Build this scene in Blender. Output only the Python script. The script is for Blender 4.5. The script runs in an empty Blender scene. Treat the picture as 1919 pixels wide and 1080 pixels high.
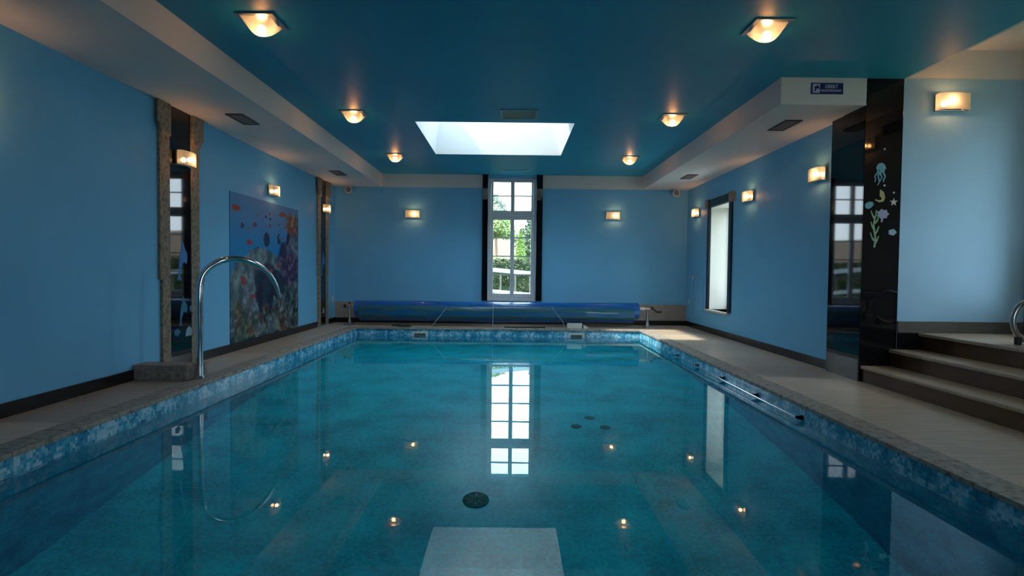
import bpy, math, random
import numpy as np
from mathutils import Vector, Matrix

random.seed(7)
scn = bpy.context.scene
C = scn.collection
PI = math.pi

# ------------------------------------------------------------------ camera
cam_d = bpy.data.cameras.new('camera')
cam = bpy.data.objects.new('camera', cam_d)
C.objects.link(cam)
cam_d.sensor_fit = 'HORIZONTAL'
cam_d.sensor_width = 36.0
cam_d.lens = 36.0 * 1050.0 / 1919.0
cam_d.clip_start = 0.02
cam_d.clip_end = 500
pitch, roll, yaw = 0.0296, 0.0106, 0.0028
fw = Vector((math.sin(yaw) * math.cos(pitch), math.cos(yaw) * math.cos(pitch), -math.sin(pitch)))
rt = Vector((math.cos(yaw), -math.sin(yaw), 0))
up = rt.cross(fw)
r2 = rt * math.cos(roll) + up * math.sin(roll)
u2 = up * math.cos(roll) - rt * math.sin(roll)
m = Matrix((r2, u2, -fw)).transposed().to_4x4()
m.translation = Vector((0, 0, 0.98))
cam.matrix_world = m
scn.camera = cam

# ------------------------------------------------------------------ view, world, sun
scn.view_settings.view_transform = 'Standard'
scn.view_settings.look = 'None'
scn.view_settings.gamma = 1.0
scn.view_settings.exposure = 0.22
scn.view_settings.use_curve_mapping = False
scn.cycles.use_denoising = True
scn.cycles.max_bounces = 12
scn.cycles.diffuse_bounces = 6
scn.cycles.glossy_bounces = 6
scn.cycles.transmission_bounces = 8
scn.cycles.transparent_max_bounces = 12
scn.cycles.sample_clamp_indirect = 6.0

SKY = 8.2
world = bpy.data.worlds.new('overcast_sky')
scn.world = world
world.use_nodes = True
wn = world.node_tree
wn.nodes.clear()
tc = wn.nodes.new('ShaderNodeTexCoord')
sep = wn.nodes.new('ShaderNodeSeparateXYZ')
rmp = wn.nodes.new('ShaderNodeValToRGB')
bg = wn.nodes.new('ShaderNodeBackground')
wo = wn.nodes.new('ShaderNodeOutputWorld')
wn.links.new(tc.outputs['Generated'], sep.inputs[0])
wn.links.new(sep.outputs['Z'], rmp.inputs[0])
wn.links.new(rmp.outputs[0], bg.inputs[0])
wn.links.new(bg.outputs[0], wo.inputs[0])
rmp.color_ramp.elements[0].position = 0.0
rmp.color_ramp.elements[0].color = (0.76, 0.88, 0.97, 1)
rmp.color_ramp.elements[1].position = 0.7
rmp.color_ramp.elements[1].color = (0.66, 0.85, 1.0, 1)
bg.inputs[1].default_value = SKY

sun_d = bpy.data.lights.new('sun', 'SUN')
sun_d.energy = 8.0
sun_d.angle = math.radians(2.5)
sun_d.color = (1.0, 0.93, 0.82)
sun = bpy.data.objects.new('sun', sun_d)
C.objects.link(sun)
sun.rotation_euler = Vector((2.11, 1.0, -2.767)).to_track_quat('-Z', 'Y').to_euler()

# ------------------------------------------------------------------ helpers
def portal(loc, rot, sx, sy):
    d = bpy.data.lights.new('window_portal', 'AREA')
    d.shape = 'RECTANGLE'
    d.size, d.size_y = sx, sy
    d.cycles.is_portal = True
    o = bpy.data.objects.new('window_portal', d)
    C.objects.link(o)
    o.location = loc
    o.rotation_euler = rot
    return o

portal((0.0, 10.55, 1.6), (-PI / 2, 0, 0), 0.9, 2.3)
portal((3.63, 8.83, 1.26), (0, PI / 2, 0), 1.8, 0.95)
portal((5.12, 4.365, 1.73), (0, PI / 2, 0), 1.75, 0.83)
portal((3.575, -2.77, 1.75), (PI / 2, 0, 0), 2.25, 1.9)
portal((-0.30, 7.725, 3.62), (0, 0, 0), 1.52, 1.57)

class MB:
    def __init__(s):
        s.v, s.f = [], []
    def add(s, vs, fs):
        n = len(s.v)
        s.v += [tuple(v) for v in vs]
        s.f += [tuple(i + n for i in f) for f in fs]
        return s
    def box(s, x0, y0, z0, x1, y1, z1):
        x0, x1 = min(x0, x1), max(x0, x1); y0, y1 = min(y0, y1), max(y0, y1); z0, z1 = min(z0, z1), max(z0, z1)
        v = [(x0, y0, z0), (x1, y0, z0), (x1, y1, z0), (x0, y1, z0), (x0, y0, z1), (x1, y0, z1), (x1, y1, z1), (x0, y1, z1)]
        return s.add(v, [(0, 3, 2, 1), (4, 5, 6, 7), (0, 1, 5, 4), (1, 2, 6, 5), (2, 3, 7, 6), (3, 0, 4, 7)])
    def quad(s, a, b, c, d):
        return s.add([a, b, c, d], [(0, 1, 2, 3)])
    def tube(s, pts, rad, n=16, caps=True, squash=None):
        pts = [Vector(p) for p in pts]
        k = len(pts)
        rad = rad if isinstance(rad, (list, tuple)) else [rad] * k
        t0 = (pts[1] - pts[0]).normalized()
        ref = Vector((0, 0, 1)) if abs(t0.z) < 0.9 else Vector((1, 0, 0))
        nrm = t0.cross(ref).normalized()
        vs, fs = [], []
        for i, p in enumerate(pts):
            t = (pts[min(i + 1, k - 1)] - pts[max(i - 1, 0)]).normalized()
            nrm = (nrm - t * nrm.dot(t)).normalized()
            b = t.cross(nrm)
            for j in range(n):
                a = 2 * PI * j / n
                vs.append(p + (nrm * math.cos(a) + b * math.sin(a)) * rad[i])
        for i in range(k - 1):
            for j in range(n):
                a = i * n + j; b2 = i * n + (j + 1) % n
                fs.append((a, b2, b2 + n, a + n))
        if caps:
            fs.append(tuple(range(n - 1, -1, -1)))
            fs.append(tuple(range((k - 1) * n, k * n)))
        return s.add(vs, fs)
    def lathe(s, prof, n=24, axis='z', c=(0, 0, 0)):
        vs, fs = [], []
        for r, h in prof:
            for j in range(n):
                a = 2 * PI * j / n
                p = (r * math.cos(a), r * math.sin(a), h)
                if axis == 'y': p = (p[0], p[2], p[1])
                if axis == 'x': p = (p[2], p[0], p[1])
                vs.append((p[0] + c[0], p[1] + c[1], p[2] + c[2]))
        k = len(prof)
        for i in range(k - 1):
            for j in range(n):
                a = i * n + j; b = i * n + (j + 1) % n
                fs.append((a, b, b + n, a + n))
        fs.append(tuple(range(n - 1, -1, -1)))
        fs.append(tuple(range((k - 1) * n, k * n)))
        return s.add(vs, fs)
    def prism(s, poly, d0, d1, plane='xz'):
        """extrude a 2d polygon; plane xz -> along y, yz -> along x, xy -> along z"""
        n = len(poly)
        def P(a, b, d):
            return {'xz': (a, d, b), 'yz': (d, a, b), 'xy': (a, b, d)}[plane]
        vs = [P(a, b, d0) for a, b in poly] + [P(a, b, d1) for a, b in poly]
        fs = [tuple(range(n - 1, -1, -1)), tuple(range(n, 2 * n))]
        fs += [(i, (i + 1) % n, n + (i + 1) % n, n + i) for i in range(n)]
        return s.add(vs, fs)
    def build(s, name, mat=None, parent=None, smooth=False, bevel=0, seg=2):
        me = bpy.data.meshes.new(name)
        me.from_pydata(s.v, [], s.f)
        me.validate()
        import bmesh
        bm = bmesh.new(); bm.from_mesh(me)
        bmesh.ops.recalc_face_normals(bm, faces=bm.faces)
        bm.to_mesh(me); bm.free()
        if mat: me.materials.append(mat)
        if smooth is True:
            me.shade_smooth()
        o = bpy.data.objects.new(name, me)
        C.objects.link(o)
        if parent: o.parent = parent
        if bevel:
            b = o.modifiers.new('bevel', 'BEVEL'); b.width = bevel; b.segments = seg; b.limit_method = 'ANGLE'
        if smooth == 'auto':
            for p in me.polygons: p.use_smooth = True
            me.set_sharp_from_angle(angle=math.radians(35))
        return o

def tag(o, label=None, cat=None, group=None, kind=None):
    if label: o['label'] = label
    if cat: o['category'] = cat
    if group: o['group'] = group
    if kind: o['kind'] = kind
    return o

def empty(name, loc=(0, 0, 0), rz=0, label=None, cat=None, group=None):
    o = bpy.data.objects.new(name, None)
    C.objects.link(o)
    o.location = loc; o.rotation_euler = (0, 0, rz); o.empty_display_size = 0.1
    return tag(o, label, cat, group)

def struct(o):
    o['kind'] = 'structure'
    return o

def children(o):
    return [c for c in bpy.data.objects if c.parent == o]

def copy_tree(o, parent=None):
    c = o.copy()
    C.objects.link(c)
    if parent: c.parent = parent
    for ch in children(o): copy_tree(ch, c)
    return c

# ------------------------------------------------------------------ materials
def mat(name, col, rough=0.5, metal=0.0, spec=0.5, emit=None, estr=0, coat=0, trans=0, ior=1.45):
    mt = bpy.data.materials.new(name)
    mt.use_nodes = True
    b = mt.node_tree.nodes['Principled BSDF']
    b.inputs['Base Color'].default_value = (*col, 1)
    b.inputs['Roughness'].default_value = rough
    b.inputs['Metallic'].default_value = metal
    b.inputs['Specular IOR Level'].default_value = spec
    b.inputs['Coat Weight'].default_value = coat
    b.inputs['Transmission Weight'].default_value = trans
    b.inputs['IOR'].default_value = ior
    if emit:
        b.inputs['Emission Color'].default_value = (*emit, 1)
        b.inputs['Emission Strength'].default_value = estr
    return mt

class NT:
    def __init__(s, mt):
        s.t = mt.node_tree; s.b = s.t.nodes['Principled BSDF']
    def n(s, typ, **kw):
        nd = s.t.nodes.new(typ)
        for k, v in kw.items():
            if k.startswith('i_'): nd.inputs[int(k[2:])].default_value = v
            else: setattr(nd, k, v)
        return nd
    def l(s, a, b): s.t.links.new(a, b)
    def ramp(s, stops):
        r = s.t.nodes.new('ShaderNodeValToRGB')
        e = r.color_ramp.elements
        while len(e) > 1: e.remove(e[0])
        e[0].position = stops[0][0]; e[0].color = (*stops[0][1], 1)
        for p, c in stops[1:]:
            x = e.new(p); x.color = (*c, 1)
        return r

def painted(name, col, var=0.04, rough=0.6):
    mt = mat(name, col, rough, spec=0.3)
    k = NT(mt)
    tcn = k.n('ShaderNodeTexCoord'); no = k.n('ShaderNodeTexNoise', i_2=1.3, i_3=4.0)
    k.l(tcn.outputs['Object'], no.inputs[0])
    r = k.ramp([(0.3, tuple(c * (1 - var) for c in col)), (0.7, tuple(min(1, c * (1 + var)) for c in col))])
    k.l(no.outputs[0], r.inputs[0]); k.l(r.outputs[0], k.b.inputs['Base Color'])
    n2 = k.n('ShaderNodeTexNoise', i_2=90.0, i_3=3.0); bp = k.n('ShaderNodeBump'); bp.inputs['Strength'].default_value = 0.04
    k.l(tcn.outputs['Object'], n2.inputs[0]); k.l(n2.outputs[0], bp.inputs['Height']); k.l(bp.outputs[0], k.b.inputs['Normal'])
    return mt

def noisy(name, stops, scale=20, detail=6, rough=0.6, bump=0.2, stretch=(1, 1, 1), spec=0.4, bscale=None):
    mt = mat(name, stops[0][1], rough, spec=spec)
    k = NT(mt)
    tcn = k.n('ShaderNodeTexCoord'); mp = k.n('ShaderNodeMapping'); mp.inputs['Scale'].default_value = stretch
    no = k.n('ShaderNodeTexNoise', i_2=scale, i_3=detail)
    k.l(tcn.outputs['Object'], mp.inputs[0]); k.l(mp.outputs[0], no.inputs[0])
    r = k.ramp(stops); k.l(no.outputs[0], r.inputs[0]); k.l(r.outputs[0], k.b.inputs['Base Color'])
    if bump:
        n2 = k.n('ShaderNodeTexNoise', i_2=bscale or scale * 2, i_3=5.0)
        k.l(mp.outputs[0], n2.inputs[0])
        bp = k.n('ShaderNodeBump'); bp.inputs['Strength'].default_value = bump; bp.inputs['Distance'].default_value = 0.02
        k.l(n2.outputs[0], bp.inputs['Height']); k.l(bp.outputs[0], k.b.inputs['Normal'])
    return mt

def tiled(name, c1, c2, grout, size, rough=0.5, off=(0.0, 0.0, 0.0), gw=0.012, streak=(1, 8, 1), axes='xy', spec=0.4):
    """large stone look tiles: per tile tint, streaky grain, thin grout"""
    mt = mat(name, c1, rough, spec=spec)
    k = NT(mt)
    tcn = k.n('ShaderNodeTexCoord')
    ad = k.n('ShaderNodeVectorMath', operation='ADD'); ad.inputs[1].default_value = off
    dv = k.n('ShaderNodeVectorMath', operation='DIVIDE'); dv.inputs[1].default_value = size
    fl = k.n('ShaderNodeVectorMath', operation='FLOOR'); fr = k.n('ShaderNodeVectorMath', operation='FRACTION')
    wnz = k.n('ShaderNodeTexWhiteNoise', noise_dimensions='3D')
    k.l(tcn.outputs['Object'], ad.inputs[0]); k.l(ad.outputs[0], dv.inputs[0]); k.l(dv.outputs[0], fl.inputs[0]); k.l(dv.outputs[0], fr.inputs[0]); k.l(fl.outputs[0], wnz.inputs[0])
    mp = k.n('ShaderNodeMapping'); mp.inputs['Scale'].default_value = streak
    no = k.n('ShaderNodeTexNoise', i_2=6.0, i_3=6.0)
    k.l(tcn.outputs['Object'], mp.inputs[0]); k.l(mp.outputs[0], no.inputs[0])
    mx = k.n('ShaderNodeMath', operation='MULTIPLY_ADD'); mx.inputs[1].default_value = 0.35
    k.l(wnz.outputs[0], mx.inputs[0]); 
    sc = k.n('ShaderNodeMath', operation='MULTIPLY'); sc.inputs[1].default_value = 0.75
    k.l(no.outputs[0], sc.inputs[0]); k.l(sc.outputs[0], mx.inputs[2])
    r = k.ramp([(0.25, c1), (0.8, c2)]); k.l(mx.outputs[0], r.inputs[0])
    sp = k.n('ShaderNodeSeparateXYZ'); k.l(fr.outputs[0], sp.inputs[0])
    masks = []
    for ax in axes:
        i = 'xyz'.index(ax)
        c = k.n('ShaderNodeMath', operation='COMPARE'); c.inputs[1].default_value = 0.0; c.inputs[2].default_value = gw / size[i]
        k.l(sp.outputs[i], c.inputs[0]); masks.append(c)
    mxm = k.n('ShaderNodeMath', operation='MAXIMUM'); k.l(masks[0].outputs[0], mxm.inputs[0])
    k.l(masks[-1].outputs[0], mxm.inputs[1])
    mix = k.n('ShaderNodeMix', data_type='RGBA'); mix.inputs[7].default_value = (*grout, 1)
    k.l(mxm.outputs[0], mix.inputs[0]); k.l(r.outputs[0], mix.inputs[6])
    k.l(mix.outputs[2], k.b.inputs['Base Color'])
    return mt

def mosaic(name, stops, tile=0.02, grout=(0.2, 0.4, 0.45), rough=0.25, pattern=None, gm=0.3):
    mt = mat(name, stops[0][1], rough, spec=0.5)
    k = NT(mt)
    tcn = k.n('ShaderNodeTexCoord')
    ad = k.n('ShaderNodeVectorMath', operation='ADD'); ad.inputs[1].default_value = (0.0113, 0.0113, 0.0113)
    dv = k.n('ShaderNodeVectorMath', operation='DIVIDE'); dv.inputs[1].default_value = (tile,) * 3
    fl = k.n('ShaderNodeVectorMath', operation='FLOOR'); fr = k.n('ShaderNodeVectorMath', operation='FRACTION')
    wnz = k.n('ShaderNodeTexWhiteNoise', noise_dimensions='3D')
    k.l(tcn.outputs['Object'], ad.inputs[0]); k.l(ad.outputs[0], dv.inputs[0]); k.l(dv.outputs[0], fl.inputs[0]); k.l(dv.outputs[0], fr.inputs[0])
    k.l(fl.outputs[0], wnz.inputs[0])
    src = wnz.outputs[0]
    if pattern:
        no = k.n('ShaderNodeTexNoise', i_2=pattern, i_3=1.0)
        sc = k.n('ShaderNodeVectorMath', operation='MULTIPLY'); sc.inputs[1].default_value = (tile,) * 3
        k.l(fl.outputs[0], sc.inputs[0]); k.l(sc.outputs[0], no.inputs[0])
        mm = k.n('ShaderNodeMath', operation='MULTIPLY_ADD'); mm.inputs[1].default_value = 0.5
        k.l(wnz.outputs[0], mm.inputs[0])
        m2 = k.n('ShaderNodeMath', operation='MULTIPLY_ADD'); m2.inputs[1].default_value = 1.6; m2.inputs[2].default_value = -0.55
        k.l(no.outputs[0], m2.inputs[0]); k.l(m2.outputs[0], mm.inputs[2]); src = mm.outputs[0]
    r = k.ramp(stops); k.l(src, r.inputs[0])
    # grout: within a margin of any cell edge (one axis is the surface normal and sits mid cell)
    sub = k.n('ShaderNodeVectorMath', operation='SUBTRACT'); sub.inputs[1].default_value = (0.5,) * 3
    ab = k.n('ShaderNodeVectorMath', operation='ABSOLUTE'); sp = k.n('ShaderNodeSeparateXYZ')
    k.l(fr.outputs[0], sub.inputs[0]); k.l(sub.outputs[0], ab.inputs[0]); k.l(ab.outputs[0], sp.inputs[0])
    a = k.n('ShaderNodeMath', operation='MAXIMUM'); b = k.n('ShaderNodeMath', operation='MAXIMUM')
    k.l(sp.outputs[0], a.inputs[0]); k.l(sp.outputs[1], a.inputs[1]); k.l(a.outputs[0], b.inputs[0]); k.l(sp.outputs[2], b.inputs[1])
    g = k.n('ShaderNodeMath', operation='GREATER_THAN'); g.inputs[1].default_value = 0.455
    k.l(b.outputs[0], g.inputs[0])
    gs = k.n('ShaderNodeMath', operation='MULTIPLY'); gs.inputs[1].default_value = gm; k.l(g.outputs[0], gs.inputs[0])
    mix = k.n('ShaderNodeMix', data_type='RGBA'); mix.inputs[7].default_value = (*grout, 1)
    k.l(gs.outputs[0], mix.inputs[0]); k.l(r.outputs[0], mix.inputs[6]); k.l(mix.outputs[2], k.b.inputs['Base Color'])
    return mt

M = {}
M['wall'] = painted('blue_wall_paint', (0.165, 0.475, 0.73))
M['palewall'] = painted('pale_blue_wall_paint', (0.31, 0.52, 0.68))
M['cream'] = painted('cream_side_wall_paint', (0.62, 0.56, 0.48))
M['ceil'] = painted('teal_ceiling_paint', (0.020, 0.33, 0.49), var=0.05, rough=0.5)
M['white'] = painted('white_paint', (0.66, 0.65, 0.63), var=0.03)
M['black'] = mat('polished_black_granite', (0.006, 0.006, 0.007), 0.035, spec=0.5)
M['base'] = mat('dark_baseboard_tile', (0.012, 0.012, 0.014), 0.22, spec=0.4)
M['stone'] = noisy('brown_travertine', [(0.3, (0.13, 0.10, 0.07)), (0.5, (0.26, 0.215, 0.15)), (0.75, (0.34, 0.29, 0.21))], 28, 8, 0.7, 0.5)
M['greystone'] = noisy('grey_travertine', [(0.3, (0.16, 0.14, 0.12)), (0.7, (0.34, 0.30, 0.26))], 24, 8, 0.7, 0.4)
M['coping'] = noisy('pitted_travertine_coping', [(0.30, (0.12, 0.105, 0.08)), (0.45, (0.30, 0.27, 0.23)), (0.75, (0.44, 0.40, 0.34))], 22, 9, 0.55, 0.5)
M['deck'] = tiled('deck_stone_tiles', (0.30, 0.235, 0.17), (0.64, 0.52, 0.39), (0.28, 0.23, 0.18), (1.2, 0.60, 5.0), 0.38, (0.2, 0.1, 2.0), 0.004, (0.5, 9, 1))
M['tread'] = tiled('tread_stone', (0.34, 0.25, 0.17), (0.52, 0.405, 0.29), (0.2, 0.16, 0.13), (5.0, 0.60, 5.0), 0.4, (0.2, 0.1, 2.0), 0.004, (6, 1, 1))
M['riser'] = tiled('riser_brown_tiles', (0.050, 0.022, 0.009), (0.15, 0.072, 0.032), (0.10, 0.08, 0.06), (5.0, 0.60, 5.0), 0.35, (0.2, 0.1, 2.0), 0.004, (1, 1.5, 14), axes='yy')
M['landbase'] = tiled('landing_base_tiles', (0.05, 0.045, 0.04), (0.16, 0.14, 0.12), (0.10, 0.09, 0.08), (0.6, 5, 5), 0.4, (0.1, 0.1, 0), 0.004, (1.0, 1, 30), axes='xx')
M['dado'] = tiled('dado_tiles', (0.30, 0.26, 0.22), (0.40, 0.35, 0.30), (0.24, 0.2, 0.17), (0.60, 5, 5), 0.4, (0.1, 0.1, 0), 0.004, (3, 1, 3), axes='xx')
M['band'] = mosaic('waterline_mosaic', [(0.0, (0.02, 0.16, 0.34)), (0.35, (0.03, 0.30, 0.48)), (0.55, (0.12, 0.44, 0.62)), (0.72, (0.40, 0.62, 0.76)), (1.0, (0.50, 0.70, 0.82))], pattern=9.0)
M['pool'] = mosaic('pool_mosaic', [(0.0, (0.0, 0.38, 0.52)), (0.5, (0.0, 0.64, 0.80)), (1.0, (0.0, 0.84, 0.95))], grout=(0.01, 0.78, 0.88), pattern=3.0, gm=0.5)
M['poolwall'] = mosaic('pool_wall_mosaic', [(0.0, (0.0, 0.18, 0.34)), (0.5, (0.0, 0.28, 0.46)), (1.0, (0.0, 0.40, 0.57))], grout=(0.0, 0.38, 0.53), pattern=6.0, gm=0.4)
M['chrome'] = mat('polished_steel', (0.62, 0.63, 0.64), 0.12, 1.0)
M['nickel'] = mat('brushed_nickel', (0.42, 0.42, 0.42), 0.3, 1.0)
M['frame'] = mat('white_window_frame', (0.62, 0.64, 0.65), 0.35)
M['plastic'] = mat('white_plastic', (0.62, 0.62, 0.58), 0.4)
M['blackp'] = mat('black_plastic', (0.012, 0.012, 0.012), 0.4)
M['darkvent'] = mat('dark_bronze_vent', (0.02, 0.025, 0.03), 0.4)
M['ventgrey'] = mat('grey_vent_mesh', (0.16, 0.18, 0.19), 0.5)
M['ventpaint'] = mat('blue_painted_grille', (0.16, 0.36, 0.44), 0.5)
M['green'] = mat('dark_green_fitting', (0.0, 0.17, 0.14), 0.6)

def glass_mat(name, tint=(0.95, 0.97, 0.97)):
    """thin pane: clear, with a fresnel reflection"""
    mt = bpy.data.materials.new(name); mt.use_nodes = True
    t = mt.node_tree; t.nodes.clear()
    tr = t.nodes.new('ShaderNodeBsdfTransparent'); tr.inputs[0].default_value = (*tint, 1)
    gl = t.nodes.new('ShaderNodeBsdfGlossy'); gl.inputs[1].default_value = 0.0
    lw = t.nodes.new('ShaderNodeLayerWeight'); lw.inputs[0].default_value = 0.5
    pw = t.nodes.new('ShaderNodeMath'); pw.operation = 'POWER'; pw.inputs[1].default_value = 5.0
    fr = t.nodes.new('ShaderNodeMath'); fr.operation = 'MULTIPLY_ADD'; fr.inputs[1].default_value = 0.92; fr.inputs[2].default_value = 0.04
    t.links.new(lw.outputs['Facing'], pw.inputs[0]); t.links.new(pw.outputs[0], fr.inputs[0])
    mx = t.nodes.new('ShaderNodeMixShader'); out = t.nodes.new('ShaderNodeOutputMaterial')
    t.links.new(fr.outputs[0], mx.inputs[0]); t.links.new(tr.outputs[0], mx.inputs[1]); t.links.new(gl.outputs[0], mx.inputs[2]); t.links.new(mx.outputs[0], out.inputs[0])
    return mt
M['glass'] = glass_mat('window_glass')

def shade_mat(name, tint, clear):
    """frosted lamp glass: part of the light passes straight, the rest is diffused"""
    mt = bpy.data.materials.new(name); mt.use_nodes = True
    t = mt.node_tree; t.nodes.clear()
    tr = t.nodes.new('ShaderNodeBsdfTransparent'); tr.inputs[0].default_value = (*tint, 1)
    tl = t.nodes.new('ShaderNodeBsdfTranslucent'); tl.inputs[0].default_value = (0.36, 0.42, 0.42, 1)
    gl = t.nodes.new('ShaderNodeBsdfGlossy'); gl.inputs[1].default_value = 0.15
    m1 = t.nodes.new('ShaderNodeMixShader'); m1.inputs[0].default_value = clear
    m2 = t.nodes.new('ShaderNodeMixShader'); m2.inputs[0].default_value = 0.05
    out = t.nodes.new('ShaderNodeOutputMaterial')
    t.links.new(tl.outputs[0], m1.inputs[1]); t.links.new(tr.outputs[0], m1.inputs[2])
    t.links.new(m1.outputs[0], m2.inputs[1]); t.links.new(gl.outputs[0], m2.inputs[2]); t.links.new(m2.outputs[0], out.inputs[0])
    return mt
M['shade'] = shade_mat('frosted_lamp_glass', (1.0, 0.86, 0.62), 0.55)

# water surface: clear refracting water with the faintest ripple
wm = bpy.data.materials.new('clear_pool_water'); wm.use_nodes = True
t = wm.node_tree; t.nodes.clear()
gb = t.nodes.new('ShaderNodeBsdfGlass'); gb.inputs['Roughness'].default_value = 0.0; gb.inputs['IOR'].default_value = 1.333
gb.inputs['Color'].default_value = (0.94, 1.0, 1.0, 1)
tcn = t.nodes.new('ShaderNodeTexCoord'); no = t.nodes.new('ShaderNodeTexNoise'); no.inputs['Scale'].default_value = 1.6; no.inputs['Detail'].default_value = 2
bp = t.nodes.new('ShaderNodeBump'); bp.inputs['Strength'].default_value = 0.02; bp.inputs['Distance'].default_value = 0.02
out = t.nodes.new('ShaderNodeOutputMaterial')
t.links.new(tcn.outputs['Object'], no.inputs[0]); t.links.new(no.outputs[0], bp.inputs['Height']); t.links.new(bp.outputs[0], gb.inputs['Normal']); t.links.new(gb.outputs[0], out.inputs[0])
M['water'] = wm

# ------------------------------------------------------------------ dimensions
XL, XR, W = -3.27, 3.288, 10.46
CZ, SZ = 2.767, 2.524
KY, KX0, KX1 = 5.13, 3.226, 3.556
LX, LZ, HZ = 4.75, 0.455, 3.03         # side room wall, landing height, its higher ceiling
PL, PR, PE, PN = -2.625, 2.2226, 9.54, 0.7
WZ = -0.13
BK = -2.4
T = 0.4
SX0, SX1, SY0, SY1 = -1.165, 0.75, 6.785, 8.65   # skylight opening

def wall_xz(mb, x0, x1, y0, y1, z0, z1, holes):
    """slab in the xz plane with rectangular holes (hx0,hx1,hz0,hz1)"""
    xs = sorted({x0, x1, *[h[0] for h in holes], *[h[1] for h in holes]})
    for a, b in zip(xs[:-1], xs[1:]):
        zz = [z0]
        for h in sorted(holes, key=lambda h: h[2]):
            if h[0] <= a + 1e-6 and h[1] >= b - 1e-6: zz += [h[2], h[3]]
        zz.append(z1)
        for i in range(0, len(zz), 2):
            if zz[i + 1] > zz[i]: mb.box(a, y0, zz[i], b, y1, zz[i + 1])
    return mb

def wall_yz(mb, y0, y1, x0, x1, z0, z1, holes):
    ys = sorted({y0, y1, *[h[0] for h in holes], *[h[1] for h in holes]})
    for a, b in zip(ys[:-1], ys[1:]):
        zz = [z0]
        for h in sorted(holes, key=lambda h: h[2]):
            if h[0] <= a + 1e-6 and h[1] >= b - 1e-6: zz += [h[2], h[3]]
        zz.append(z1)
        for i in range(0, len(zz), 2):
            if zz[i + 1] > zz[i]: mb.box(x0, a, zz[i], x1, b, zz[i + 1])
    return mb

WX0, WX1, WZ0, WZ1 = -0.43, 0.465, 0.43, 2.72
struct(wall_xz(MB(), XL - T, XR + T, W, W + T, -0.3, 3.9, [(WX0, WX1, WZ0, WZ1)]).build('wall_far', M['wall']))
struct(MB().box(XL - T, BK - T, -0.3, XL, W, 3.9).build('wall_left', M['wall']))
RW = (8.42, 9.25, 0.39, 2.07)
struct(wall_yz(MB(), KY + 0.33, W, XR, XR + T, -0.3, 3.9, [RW]).build('wall_right', M['wall']))
# the wall beside the pier that faces the camera, above the landing
struct(MB().box(KX1, KY, -0.3, LX + T, KY + 0.33, CZ).build('wall_stair', M['palewall']))
struct(MB().box(KX1, KY + 0.002, CZ, LX + T, KY + 0.33, 3.9).build('wall_stair_upper', M['white']))
SW = [(3.95, 4.78, LZ + 0.40, 2.6)]
struct(wall_yz(MB(), BK - T, KY, LX, LX + T, -0.3, 3.9, SW).build('wall_side', M['cream']))
struct(wall_xz(MB(), XL, LX, BK - T, BK, -0.3, 3.9, [(2.45, 4.70, 0.8, 2.7)]).build('wall_back', M['wall']))

# ceilings
cb = MB()
for a in [(XL, BK, SX0, W), (SX1, BK, XR, W), (SX0, BK, SX1, SY0), (SX0, SY1, SX1, W), (XR, BK, KX1, KY)]:
    cb.box(a[0], a[1], CZ, a[2], a[3], CZ + 0.2)
struct(cb.build('ceiling', M['ceil']))
struct(MB().box(KX1, BK, HZ, LX, KY, HZ + 0.2).build('ceiling_side', M['white']))
struct(MB().box(KX1, BK, CZ, KX1 + 0.03, KY, HZ).build('trim_1', M['white']))
struct(MB().box(XR, KY, CZ, KX1, KY + 0.33, 3.9).build('trim_2', M['white']))
# skylight well: inside faces splay outwards at the bottom
TX0, TX1, TY0, TY1, TZ = -1.05, 0.45, 6.95, 8.50, 3.58
well = MB()
b4 = [(SX0, SY0, CZ), (SX1, SY0, CZ), (SX1, SY1, CZ), (SX0, SY1, CZ)]
t4 = [(TX0, TY0, TZ), (TX1, TY0, TZ), (TX1, TY1, TZ), (TX0, TY1, TZ)]
o4 = [(SX0 - 0.2, SY0 - 0.2, CZ + 0.2), (SX1 + 0.2, SY0 - 0.2, CZ + 0.2), (SX1 + 0.2, SY1 + 0.2, CZ + 0.2), (SX0 - 0.2, SY1 + 0.2, CZ + 0.2)]
p4 = [(SX0 - 0.2, SY0 - 0.2, TZ), (SX1 + 0.2, SY0 - 0.2, TZ), (SX1 + 0.2, SY1 + 0.2, TZ), (SX0 - 0.2, SY1 + 0.2, TZ)]
vs = b4 + t4 + p4 + o4
fs = []
for i in range(4):
    j = (i + 1) % 4
    fs += [(i, j, 4 + j, 4 + i), (4 + i, 4 + j, 8 + j, 8 + i), (8 + i, 8 + j, 12 + j, 12 + i)]
well.add(vs, fs)
struct(well.build('skylight_well', mat('bright_white_well', (0.62, 0.63, 0.63), 0.7)))
sk = MB()
sk.box(TX0 - 0.02, TY0 - 0.02, TZ + 0.01, TX1 + 0.02, TY1 + 0.02, TZ + 0.022)
skw = struct(sk.build('window_3', M['glass']))

# soffits along both sides, white band across the end
struct(MB().box(XL, BK, SZ, -2.392, W, CZ).build('trim_3', M['white']))
struct(MB().box(2.437, KY, SZ, KX0, W, CZ).box(KX0, KY + 0.33, SZ, XR, W, CZ).build('trim_4', M['white']))
wb = MB(); wb.box(-2.392, W - 0.012, SZ, -0.535, W, CZ); wb.box(0.58, W - 0.012, SZ, 2.437, W, CZ)
struct(wb.build('trim_5', M['white']))

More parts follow.
